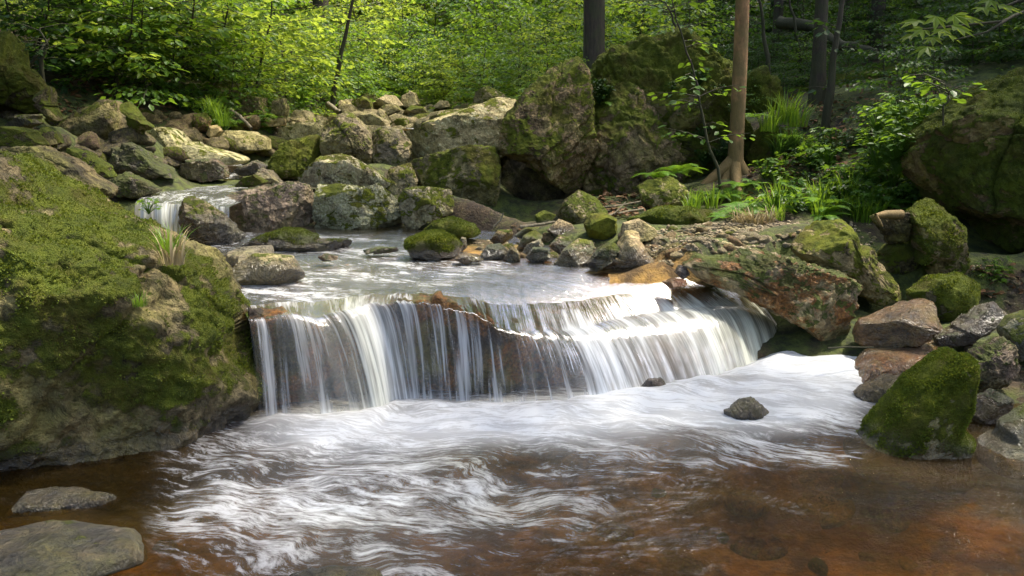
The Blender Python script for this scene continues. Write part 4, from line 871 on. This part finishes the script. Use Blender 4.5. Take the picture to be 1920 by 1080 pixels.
saps([(430,20,1.0),(540,27,1.1),(700,30,1.2),(860,29,1.1),(960,26,1.0),(300,22,1.1),(180,18,1.0),(60,16,.9),(1080,22,1.0)], 'slim young tree rising out of the shrubs up the valley', 'young trees among the shrubs', [0, 1, 3])
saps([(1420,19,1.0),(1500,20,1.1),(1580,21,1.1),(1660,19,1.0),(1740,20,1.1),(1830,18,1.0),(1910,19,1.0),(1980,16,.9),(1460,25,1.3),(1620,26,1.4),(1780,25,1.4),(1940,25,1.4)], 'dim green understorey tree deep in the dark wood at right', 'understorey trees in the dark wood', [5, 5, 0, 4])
# low branches hanging over the left bank rocks
HANG = [tree_proto('bush', 140+i, 1.7, .05, 1.3, 22, .025, .10, .075, leafmat=m, far=True, rise=.05) for i, m in enumerate([M_LEAF, M_LEAFD, M_LEAFY])]
for (px, Y, sc, k) in [(230,11.6,1.0,1),(300,11.4,1.0,0),(350,11.8,.8,0),(130,11.8,1.,1),(70,11.2,.9,1),(270,12.4,1.1,0),(420,13.2,.8,0),(480,13.4,.8,2),(545,14.5,.9,2),(600,16,.9,0),(570,15.4,.7,2),(640,18,.9,0)]:
    place_tree(HANG[k], gx(px, Y), Y, sc, rngT.uniform(0, 6.28), 'spreading low bush whose leaves hang over the left bank rocks', 'low bushes along the left bank', 'bush')
for (px, Y, sc, k) in [(880,16.5,.7,2),(930,15.5,.7,0),(840,18,.8,2),(980,14,.6,0),(800,20,.9,1),(740,21,.8,1)]:
    place_tree(HANG[k], gx(px, Y), Y, sc, rngT.uniform(0, 6.28), 'low bright bush at the right end of the far boulders', 'low bushes by the far boulders', 'bush')
for (px, Y, sc, k) in [(1660,9.3,.45,1),(1700,9.0,.45,0),(1740,9.2,.45,1),(1640,10.5,.5,1),(1560,14.5,.6,1),(1480,13.5,.5,1),(1850,11,.8,1),(1780,12,.7,1),(1800,10.2,.5,1),(1850,9.9,.55,1),(1905,9.7,.5,0),(1950,9.6,.6,1),(1740,11,.6,1),(1890,11.5,.8,1),(1920,10.5,.7,1),(1100,12.3,.45,0),(1160,12.4,.4,0)]:
    place_tree(HANG[k], gx(px, Y), Y, sc, rngT.uniform(0, 6.28), 'small shade bush on the right hand bank', 'shade bushes on the right bank', 'bush')

# tall trees: their crowns shade the banks
TALL = [tree_proto('forest_tree', 160+i, h, .42, R, 30, r, .24, .17, leafmat=M_LEAFD, far=True, bend=.2, lean=ln, rise=.35) for i, (h, R, r, ln) in enumerate([(13, 3.2, .17, (.0, .02)), (15, 3.4, .22, (.02, 0)), (12, 3.0, .12, (-.03, .01))])]
TALL.append(tree_proto('forest_tree', 175, 14, .55, 1.7, 12, .13, .22, .17, leafmat=M_LEAF, far=True, bend=.2, rise=.4))
TALL.append(tree_proto('forest_tree', 176, 14, .55, 1.7, 12, .20, .22, .17, leafmat=M_LEAF, far=True, bend=.2, rise=.4))
def tall(px, Y, k, sc, label, rz=None, group=None, tilt=(0, 0)):
    place_tree(TALL[k], gx(px, Y), Y, sc, rngT.uniform(0, 6.28) if rz is None else rz, label, group, tilt=tilt)
tall(1110, 14.0, 4, .95, 'thick dark trunk rising behind the cave boulder')
tall(1520, 11.2, 3, .75, 'dark straight trunk beside the mossy clump of rock')
tall(1618, 14.5, 3, .9, 'dark trunk behind the flat moss carpeted slab')
tall(1810, 15.0, 0, .9, 'dark trunk behind the hanging maple leaves')
tall(1895, 13.0, 0, .8, 'dark leaning trunk near the upper right corner', tilt=(0, -.08))
for (px, Y, k) in [(1440,16,3),(1475,19,3),(1560,17,3),(1590,22,3),(1690,18,3),(1740,21,0),(1850,20,2),(1960,17,1),(1380,18,3),(1300,19,3),(1650,24,1),(1780,27,0),(1500,26,1)]:
    tall(px, Y, k, rngT.uniform(.75, 1.05), 'dark trunk standing further back in the wood at right', None, 'dark trunks in the wood at right')
for (x, Y, k, s) in [(-7.5,12,0,.95),(-9.5,16,1,1),(-6.8,20,1,1),(-11,11,1,1.),(-5.2,24,1,1.1),(7,30,1,1.1),(-1,34,1,1.2)]:
    place_tree(TALL[k], x, Y, s, rngT.uniform(0, 6.28), 'tall forest tree on the upper slope with its crown above the picture', 'tall trees over the valley')
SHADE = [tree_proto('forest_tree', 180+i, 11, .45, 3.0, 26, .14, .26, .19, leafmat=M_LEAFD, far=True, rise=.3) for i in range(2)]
for (x, Y, k, s) in SHADERS:
    place_tree(SHADE[k], x, Y, s, rngT.uniform(0, 6.28), 'unseen tall tree added beside the stream to shade the bank', 'added shade trees beside the stream')

LEAN = tree_proto('forest_tree', 185, 6.5, .5, 2.2, 24, .10, .17, .12, leafmat=M_LEAFD, far=True, rise=.15, lean=(.42, .08))
for (x, Y, s) in [(4.5,4.8,1.05),(4.6,.6,1.1)]:  # out of view, added to keep the sun off the lower pool
    place_tree(LEAN, x, Y, s, math.pi+rngT.uniform(-.3, .1), 'unseen leaning tree added at right to shade the lower pool', 'added shade trees over the lower pool')
LEAN2 = tree_proto('forest_tree', 186, 6.5, .5, 2.3, 26, .10, .17, .12, leafmat=M_LEAFD, far=True, rise=.15, lean=(.64, .08))
for (x, Y, s) in [(-5.9,6.4,1.),(-6.6,8.6,1.05),(-5.4,4.6,.95)]:  # out of view, lean set so the crowns block sun from the left bank
    place_tree(LEAN2, x, Y, s, rngT.uniform(-.15, .15), 'unseen steeply leaning tree added at left to shade the bank', 'added shade trees reaching over the stream')
for (x, Y, s) in LEANERS:
    place_tree(LEAN, x, Y, s, rngT.uniform(-.25, .25), 'unseen leaning tree added at left to keep the left bank dark', 'added shade trees over the left bank')
# the smooth brown tree with mossy roots
def brown_tree():
    rng = np.random.RandomState(3); Y = 9.6; x = gx(1374, Y); z0 = P(1374, 336, Y)[2]
    a = Acc(); zz = np.concatenate([np.linspace(-.5, .6, 14), np.linspace(.8, 9, 20)])
    path = np.stack([.015*np.sin(zz*1.1)-.004*zz, .02*np.sin(zz*.8), zz], 1); rad = .082+.05*np.exp(-np.maximum(zz, 0)/.12)-.004*np.maximum(zz, 0); rad = np.maximum(rad, .02)
    V, F = tube(path, rad, 28, .012, rng); q = V*np.array([6, 6, 1.5]); nn = V-np.stack([np.interp(V[:, 2], zz, path[:, k]) for k in range(3)], 1); V = V+nn*(.05*fbm(q, 3))[:, None]; a.add(V, F)
    for az, L, dz in [(3.5, .75, -.28), (2.9, .5, -.2), (4.6, .5, -.22), (5.6, .45, -.2), (.3, .4, -.15), (3.9, .35, -.2)]:
        u = np.linspace(0, 1, 9); p = np.stack([math.cos(az+.3*0)*L*u, math.sin(az)*L*u+.04*np.sin(u*5), .20*(1-u)**2+dz*u+.03], 1); a.add(*tube(p, .055*(1-u)**.8+.02, 10, .05, rng))
    tm = a.mesh('trunk', M_BARK)
    _, lm = tree_mesh(190, 10.5, .60, 1.6, 12, .08, .2, .15, leafmat=M_LEAF, far=True)
    o = empty('broadleaf_tree', (x, Y, z0)); tag(o, 'slender tree with smooth brown trunk and mossy roots on the right bank', 'tree'); link('trunk', tm, o); link('crown', lm, o)
brown_tree()
def thin_tree(label, pts, r0, nsprays, leafmat, rngs, bark=None, lsize=.09, name='sapling', ln=.5):
    """thin stem through photo points (px,py,Y) with a few leafy side sprays"""
    rng = np.random.RandomState(rngs); K = np.array([P(*p) for p in pts]); base = K[0].copy(); K = K-base
    t = np.linspace(0, len(K)-1, 18); path = np.stack([np.interp(t, range(len(K)), K[:, k]) for k in range(3)], 1); path += np.cumsum(rng.normal(size=path.shape)*.008, 0)
    path[0, 2] -= .15; a = Acc(); a.add(*tube(path, np.linspace(r0, r0*.3, 18), 7, .03, rng)); lv = []
    for i in range(nsprays):
        s = rng.uniform(.2, 1); p = np.array([np.interp(s*17, range(18), path[:, k]) for k in range(3)]); az = rng.uniform(0, 6.28); L = ln*rng.uniform(.6, 1.3)
        e = p+np.array([math.cos(az)*L, math.sin(az)*L, rng.uniform(-.05, .3)*L]); a.add(*tube(np.stack([p, (p+e)/2+[0, 0, .03], e]), [.006, .004, .002], 4))
        lv.append(spray(p+(e-p)*.25, e, rng, .075, lsize, .11))
    o = empty(name, base); tag(o, label, 'tree'); link('trunk', a.mesh('trunk', bark or M_DARKBARK), o)
    if lv:
        pos, dr, nr, sz = [np.concatenate([l[k] for l in lv]) for k in range(4)]; link('crown', mesh('crown', *leaves(pos, dr, nr, sz), leafmat, False), o)
    return o
thin_tree('thin leaning sapling with sunlit leaves above the far stream bed', [(622,185,15.5),(636,110,15.5),(648,50,15.5),(664,-10,15.5),(680,-60,15.5)], .05, 26, M_LEAFY, 1, lsize=.11, ln=.9)
for i, (px, py, Y) in enumerate([(120,170,11.6),(215,178,11.2),(330,165,11.8),(400,150,12.6),(60,140,11.0),(480,165,13.2)]):
    o = thin_tree('broad leaved young maple hanging its branches over the left bank rocks', [(px,py,Y),(px+12,py-60,Y),(px+30,py-130,Y-.2),(px+40,py-230,Y-.3)], .022, 34, [M_LEAF, M_LEAFY][i % 2], 40+i, lsize=.12, name='young_maple', ln=1.0); o['group'] = 'young maples over the left bank'
thin_tree('crooked bare dark stem growing on the left slope', [(42,158,9.8),(60,120,9.8),(78,92,9.8),(100,72,9.9)], .028, 6, M_LEAFD, 2, ln=.4)
thin_tree('second crooked dark stem close to the first on the left slope', [(76,128,9.7),(82,100,9.7),(90,76,9.7),(84,50,9.8)], .024, 6, M_LEAFD, 3, ln=.4)
thin_tree('slim sapling with a few leaves just left of the smooth brown tree', [(1352,330,9.2),(1330,270,9.2),(1312,190,9.2),(1296,110,9.2),(1270,40,9.2),(1255,-20,9.2)], .018, 16, M_LEAF, 4, ln=.42)
thin_tree('slender dark tree leaning right of the dark straight trunk', [(1545,245,10.4),(1560,160,10.4),(1572,80,10.4),(1584,0,10.4),(1592,-80,10.4)], .055, 4, M_LEAFD, 5)
thin_tree('twisted dark stem left of the mossy log', [(1442,130,12.5),(1432,70,12.5),(1420,10,12.5),(1412,-30,12.5)], .035, 5, M_LEAFD, 6)
thin_tree('narrow bent stem between the dark trunks', [(1500,120,13.5),(1488,60,13.5),(1478,0,13.5),(1470,-30,13.5)], .03, 4, M_LEAFD, 7)
thin_tree('bare twiggy shrub on top of the long rock wall', [(1290,80,10.5),(1270,60,10.5),(1258,30,10.5),(1240,0,10.5)], .022, 10, M_LEAF, 8, ln=.6)
def log(label, pts, r, name='fallen_log', mat=None, seg=10, cat='log'):
    rng = np.random.RandomState(int(pts[0][0])); K = np.array([P(*p) for p in pts]); b = K[0].copy(); K = K-b; t = np.linspace(0, len(K)-1, 16)
    path = np.stack([np.interp(t, range(len(K)), K[:, k]) for k in range(3)], 1)+np.cumsum(rng.normal(size=(16, 3))*.12*r, 0)
    V, F = tube(path, np.linspace(r, r*.6, 16), seg, .06, rng); o = link(name, mesh(name, V, F, mat or M_DARKBARK), None, b); return tag(o, label, cat)
log('mossy fallen log propped among the dark trunks', [(1462,42,14),(1520,52,13.6),(1580,78,13.2),(1640,96,13)], .10)
log('bare branch lying on the bank before the dark hollow', [(1142,404,8.2),(1180,396,8.3),(1208,393,8.4)], .014, 'dead_branch', M_WOOD, 6, 'branch')
log('thin dead branch crossing the bank near the spotted block', [(1118,388,8.5),(1150,389,8.4),(1200,379,8.6)], .012, 'dead_branch', M_WOOD, 6, 'branch')
log('short crossed stick on the bank behind the lime green rock', [(1150,402,8.2),(1165,390,8.25),(1174,381,8.3)], .009, 'dead_branch', M_WOOD, 6, 'branch')
log('long pale driftwood pole lying above the mossy cobbles', [(975,426,7.6),(1010,420,7.65),(1042,414,7.7)], .018, 'driftwood', M_WOOD, 7, 'branch')
log('curved stick standing out of the water by the hollow', [(925,425,7.9),(938,412,7.9),(944,398,7.9)], .010, 'dead_branch', M_WOOD, 6, 'branch')
log('dark stick lying from the low mound to the gravel', [(1202,415,7.6),(1222,424,7.4),(1238,428,7.3)], .011, 'dead_branch', M_DARKBARK, 6, 'branch')
log('thin black twig lying over the foaming runoff', [(1552,653,5.05),(1590,650,5.1),(1640,651,5.15)], .007, 'twig', M_DARKBARK, 5, 'twig')
log('pale pole slanting between the stones upstream', [(615,196,15),(630,207,14.6),(640,214,14.4)], .05, 'driftwood', M_WOOD, 7, 'branch')
log('long mossy branch leaning over the left rubble', [(432,206,11.8),(450,220,11.6),(470,240,11.4)], .035, 'dead_branch', M_WOOD, 7, 'branch')
def stump():
    o = rock('weathered dead stump with a pale snapped end beside the upright block', [(1630,405),(1650,398),(1698,398),(1708,420),(1704,452),(1665,456),(1652,436)], Y=6.45, dy=.15, tint=(.05,.04,.03), moss=.12, rough=2., name='tree_stump', cat='stump')
    p = np.array([P(1690, 402, 6.35), P(1660, 402, 6.28), P(1642, 404, 6.22), P(1655, 425, 6.2)])
    V, F = tube(np.stack([p[0], p[1], p[2]]), [.035, .03, .014], 9); V2, F2 = tube(np.stack([p[2], (p[2]+p[3])/2, p[3]]), [.014, .012, .004], 7)
    c = link('snag', mesh('snag', np.concatenate([V, V2])-np.array(o.location), np.concatenate([F, F2+len(V)]), M_BARK), o); c['label'] = 'pale bare snapped end of the stump'
stump()

# ------------------------------------------------------------------ grass, ferns, herbs
def grass_mesh(seed, n, h, spread, mat, droop=.5, wid=.006):
    rng = np.random.RandomState(seed); A = Acc()
    for i in range(n):
        az = rng.uniform(0, 6.28); r = spread*math.sqrt(rng.rand()); b = np.array([math.cos(az)*r, math.sin(az)*r, 0]); L = h*rng.uniform(.5, 1.1)
        d = np.array([math.cos(az+rng.normal()*.6), math.sin(az+rng.normal()*.6), 0]); u = np.linspace(0, 1, 6)
        o_ = droop*rng.uniform(.3, 1.2); p = b+d*(L*o_*u[:, None]**1.7)+np.array([0, 0, 1])*(L*(u-o_*.55*u**2.4))[:, None]
        s = np.array([-d[1], d[0], 0])*wid; w_ = (1-u**2)[:, None]*.9+.06; V = np.concatenate([p-s*w_, p+s*w_]); k = np.arange(5)
        A.add(V, np.stack([k, k+1, k+7, k+6], 1))
    return A.mesh('grass_tuft', mat, True)
GR = [grass_mesh(i, 46, .34, .10, M_GRASS) for i in range(3)]+[grass_mesh(5, 40, .26, .08, M_DRY, .8)]+[grass_mesh(6, 60, .30, .08, M_LEAFD, .9)]
def tuft(px, py, k, sc, label, group=None, Y=None, name='grass_tuft'):
    p = P(px, py, Y) if Y else hit(px, py)
    if p is None: return
    o = link(name, GR[k], None, (p[0], p[1], p[2]-.01)); o.scale = (sc, sc, sc*rngT.uniform(.8, 1.2)); o.rotation_euler = (0, 0, rngT.uniform(0, 6.28)); tag(o, label, 'grass', group)
for i in range(26):
    px = rngT.uniform(1290, 1650); py = 372+44*rngT.rand()**.8; tuft(px, py, rngT.randint(3), rngT.uniform(.4, 1.0), 'bright green grass tuft on the bank between tree roots and gravel', 'grass tufts on the right bank')
for px, py in [(1385,418),(1395,420),(1412,421),(1420,420),(1440,416)]: tuft(px, py, 3, .75, 'straw coloured dry grass tuft at the edge of the gravel', 'dry tufts at the gravel edge')
for px, py in [(1640,412),(1620,416),(1655,405)]: tuft(px, py, 1, .8, 'grass tuft at the foot of the weathered stump', 'tufts by the stump')
for px, py, Y in [(1455,232,10.0),(1475,228,10.0),(1495,236,10.0),(1440,245,9.9),(1480,280,9.75),(1460,290,9.75),(1500,285,9.8)]: tuft(px, py, 4 if py > 250 else 0, 1.15, 'long drooping grass on the mossy clump behind the trunk', 'long grass on the mossy clump', Y)
tuft(1222, 305, 0, .8, 'spiky lone grass tuft on the dark rock wall', None, 9.75)
for px, py in [(410,222),(395,205),(420,235)]: tuft(px, py, 1, .8, 'broad bladed grass among the left bank stones', 'grass among the left bank stones', 10.6)
tuft(318, 470, 1, .62, 'green grass clump growing on the crest of the huge left boulder', None, 4.05)
tuft(322, 492, 3, .75, 'dry straw grass hanging down the huge left boulder', None, 3.93)
tuft(262, 570, 1, .3, 'small grass sprig on the face of the huge left boulder', None, 3.62)
def fern_mesh(seed, nf, L):
    rng = np.random.RandomState(seed); A = Acc()
    for i in range(nf):
        az = i*6.28/nf+rng.uniform(-.3, .3); d = np.array([math.cos(az), math.sin(az), 0]); s0 = np.array([-d[1], d[0], 0]); n = 22; l = L*rng.uniform(.75, 1.1)
        u = np.linspace(0, 1, n); p = d*(l*(u*.95))[:, None]+np.array([0, 0, 1])*(l*(.75*u-.72*u**2))[:, None]
        for k in range(2, n):
            w_ = l*.24*(math.sin(math.pi*min(1, (u[k]*.92+.10)))**.8)*(1-.25*u[k]); tdir = p[k]-p[k-1]; tdir /= np.linalg.norm(tdir); hw = l/n*.44
            for sg in (-1, 1):
                e = p[k]+s0*sg*w_+tdir*w_*.28-np.array([0, 0, w_*.18]); V = np.stack([p[k]-tdir*hw, p[k]*.45+e*.55-tdir*hw*.9, e, p[k]*.45+e*.55+tdir*hw*.9, p[k]+tdir*hw])
                A.add(V, np.array([(0, 1, 3, 4), (1, 2, 3, 3)])[:1]); A.add(V[[1, 2, 3]], np.array([(0, 1, 2, 2)])) if False else None
                A.add(np.stack([V[1], V[2], V[2]*.98+V[3]*.02, V[3]]), np.array([(0, 1, 2, 3)]))
    return A.mesh('fern', M_FERN, False)
FE = [fern_mesh(i, n, .42) for i, n in enumerate((8, 6, 7))]
def fern(px, py, sc, label, group=None, Y=None, k=None):
    p = P(px, py, Y) if Y else hit(px, py)
    o = link('fern', FE[rngT.randint(3) if k is None else k], None, (p[0], p[1], p[2])); o.scale = (sc, sc, sc); o.rotation_euler = (rngT.uniform(-.15, .15), rngT.uniform(-.15, .15), rngT.uniform(0, 6.28)); tag(o, label, 'fern', group)
fern(1515, 392, 1.15, 'large bright fern in the grass of the right bank')
fern(1548, 402, .9, 'low fern right of the large bright one')
fern(1235, 336, .9, 'fern spreading over the top of the spotted block', None, 9.0); fern(1275, 326, .9, 'fern arching between the spotted block and the roots', None, 9.1)
for i in range(22): fern(rngT.uniform(1330, 1690), rngT.uniform(365, 412), rngT.uniform(.45, .8), 'low spreading fern in the undergrowth of the right bank', 'low ferns of the right bank')
fern(1390, 352, .8, 'small fern in front of the smooth brown trunk'); fern(1650, 396, .8, 'fern behind the weathered stump')
fern(1410, 222, .8, 'fern growing right of the trunk on the mossy clump', None, 10.0); fern(1130, 200, .8, 'fern clinging to the upper rock wall', None, 9.95)
fern(1470, 262, .7, 'fern under the long grass on the mossy clump', None, 9.8)
def herb_mesh(seed, n, h, ls, T, TF, mat):
    rng = np.random.RandomState(seed); pos = []; dr = []; sz = []
    for i in range(n):
        az = rng.uniform(0, 6.28); r = h*.7*math.sqrt(rng.rand()); pos.append((math.cos(az)*r, math.sin(az)*r, h*rng.uniform(.25, 1))); a = az+rng.normal()*.7; dr.append((math.cos(a), math.sin(a), rng.uniform(-.5, .1))); sz.append(ls*rng.uniform(.6, 1.2))
    pos = np.array(pos); A = Acc(); V, F = leaves(pos, np.array(dr), np.array([0, 0, 1])+rng.normal(size=(n, 3))*.35, np.array(sz), T, TF)
    for q in pos: A.add(*tube(np.stack([np.array([0, 0, -.02]), q*np.array([.55, .55, .6]), q]), [.004, .003, .002], 3))
    SV = np.concatenate(A.V); SF = np.concatenate(A.F)
    return mesh('herb', np.concatenate([V, SV]), [F, SF+len(V)], mat, False)
HB = [herb_mesh(1, 46, .22, .07, OVAL, OVAL_F, M_LEAF), herb_mesh(2, 26, .26, .10, MAPLE, MAPLE_F, M_LEAF), herb_mesh(3, 60, .16, .05, OVAL, OVAL_F, M_LEAFD)]
def herb(px, py, k, sc, label, group, Y=None):
    p = P(px, py, Y) if Y else hit(px, py)
    if p is None: return
    o = link('leafy_herb', HB[k], None, (p[0], p[1], p[2]-.02)); o.scale = (sc, sc, sc); o.rotation_euler = (0, 0, rngT.uniform(0, 6.28)); tag(o, label, 'plant', group)
for i in range(26): herb(rngT.uniform(1640, 1770), rngT.uniform(215, 330), rngT.randint(2), rngT.uniform(.8, 1.3), 'leafy herb on the left flank of the huge overhanging boulder', 'herbs on the huge overhanging boulder', rngT.uniform(7.6, 8.6))
for i in range(70): herb(rngT.uniform(1430, 1720), rngT.uniform(262, 405), rngT.randint(3), rngT.uniform(.6, 1.3), 'small leafy herb among the grass of the right bank', 'herbs of the right bank')
for i in range(26): herb(rngT.uniform(1120, 1380), rngT.uniform(150, 360), 2, rngT.uniform(.6, 1.2), 'small dark herb rooted on the long rock wall', 'herbs on the rock wall', 9.85)
for i in range(16): herb(rngT.uniform(330, 560), rngT.uniform(205, 250), rngT.randint(2), rngT.uniform(.8, 1.4), 'bright herb between the stones of the left bank', 'herbs of the left bank')
for i in range(16): herb(rngT.uniform(560, 900), rngT.uniform(186, 205), rngT.randint(2), rngT.uniform(1., 1.8), 'bright herb behind the far boulders', 'herbs behind the far boulders')
for px, py in [(1845,520),(1870,512),(1858,530)]: herb(px, py, 1, .55, 'round leaved herb on the shaded cobbles', 'herbs on the shaded cobbles')
herb(278, 392, 0, .35, 'small light green sprout beside the little cascade', None, 4.5)
# big leaved maple shoot reaching in from the right
def maple():
    rng = np.random.RandomState(8); base = np.array([3.1, 3.75, Hs(3.1, 3.75)]); a = Acc()
    st = np.array([(0, 0, -.1), (.02, .05, .8), (-.05, .02, 1.6), (-.02, -.02, 2.3)]); a.add(*tube(st, [.03, .026, .02, .012], 8))
    tips = []
    for pts in ([(1960,5,3.6),(1880,40,3.6),(1800,48,3.5),(1730,55,3.5)], [(1960,5,3.6),(1900,30,3.5),(1850,60,3.4),(1790,75,3.35)], [(1960,-20,3.7),(1890,10,3.6),(1840,10,3.6)]):
        K = np.array([P(*p) for p in pts])-base; K = np.concatenate([[st[2]], K]); a.add(*tube(K, np.linspace(.010, .003, len(K)), 5))
    o = empty('maple_sapling', base); tag(o, 'maple shoot with big lobed leaves reaching in at the upper right', 'tree'); link('trunk', a.mesh('trunk', M_DARKBARK), o)
    L = [(1712,46,.14,200),(1750,38,.13,250),(1790,36,.13,280),(1722,62,.12,215),(1762,62,.12,240),(1775,72,.12,262),(1730,95,.12,225),(1795,55,.12,320),(1840,22,.13,255),(1880,18,.12,310),(1700,72,.10,200),(1815,40,.11,300),(1850,8,.12,240),(1745,78,.11,250)]
    pos = []; dr = []; nr = []; sz = []
    for px, py, s, az in L:
        pos.append(P(px+14*math.cos(RAD(az))*-1, py-8, 3.5+rng.uniform(-.15, .15))-base); dr.append((math.cos(RAD(az)), math.sin(RAD(az))*.5-.3, -.35+rng.uniform(-.2, .1))); nr.append(np.array([rng.normal()*.2, -.30, 1])); sz.append(s*.85)
    link('leaves', mesh('leaves', *leaves(np.array(pos), np.array(dr), np.array(nr), np.array(sz), MAPLE, MAPLE_F), M_LEAFY, False), o)
maple()
thin_tree('little maple seedling above the shaded flank of the huge overhanging boulder', [(1770,200,6.9),(1778,170,6.9),(1772,150,6.9)], .008, 6, M_LEAF, 12, ln=.22, lsize=.09)
# dead leaves on the ground
def litter():
    rng = np.random.RandomState(4); pts = []
    for (x0, y0, x1, y1, n) in [(1180,150,1400,210,0),(1400,250,1680,380,900),(1480,80,1760,260,900),(100,150,330,230,700),(1100,360,1260,410,300),(1820,500,1920,560,200)]:
        for i in range(n):
            p = hit(rng.uniform(x0, x1), rng.uniform(y0, y1))
            if p is not None: pts.append(p)
    pts = np.array(pts); n = len(pts); d = rng.normal(size=(n, 3))*np.array([1, 1, .3])
    o = link('leaf_litter', mesh('leaf_litter', *leaves(pts+np.array([0, 0, .02]), d, np.array([0, 0, 1])+rng.normal(size=(n, 3))*.4, rng.uniform(.04, .09, n)), M_LITTER, False)); o['kind'] = 'stuff'
litter()
# wood far up the valley that reads as one mass
def far_wood():
    rng = np.random.RandomState(6); n = 60000; x = rng.uniform(-34, 34, n); y = rng.uniform(30, 44, n); z = H(x, y)+rng.uniform(0, 1, n)**.8*12
    c = fbm(np.stack([x*.35, y*.35, z*.5], 1), 3); k = c > -.12; p = np.stack([x, y, z], 1)[k]; m = len(p)
    o = link('distant_wood', mesh('distant_wood', *leaves(p, rng.normal(size=(m, 3)), np.array([0, -.2, 1])+rng.normal(size=(m, 3))*.5, rng.uniform(.2, .4, m)), M_LEAFY, False)); o['kind'] = 'stuff'
far_wood()
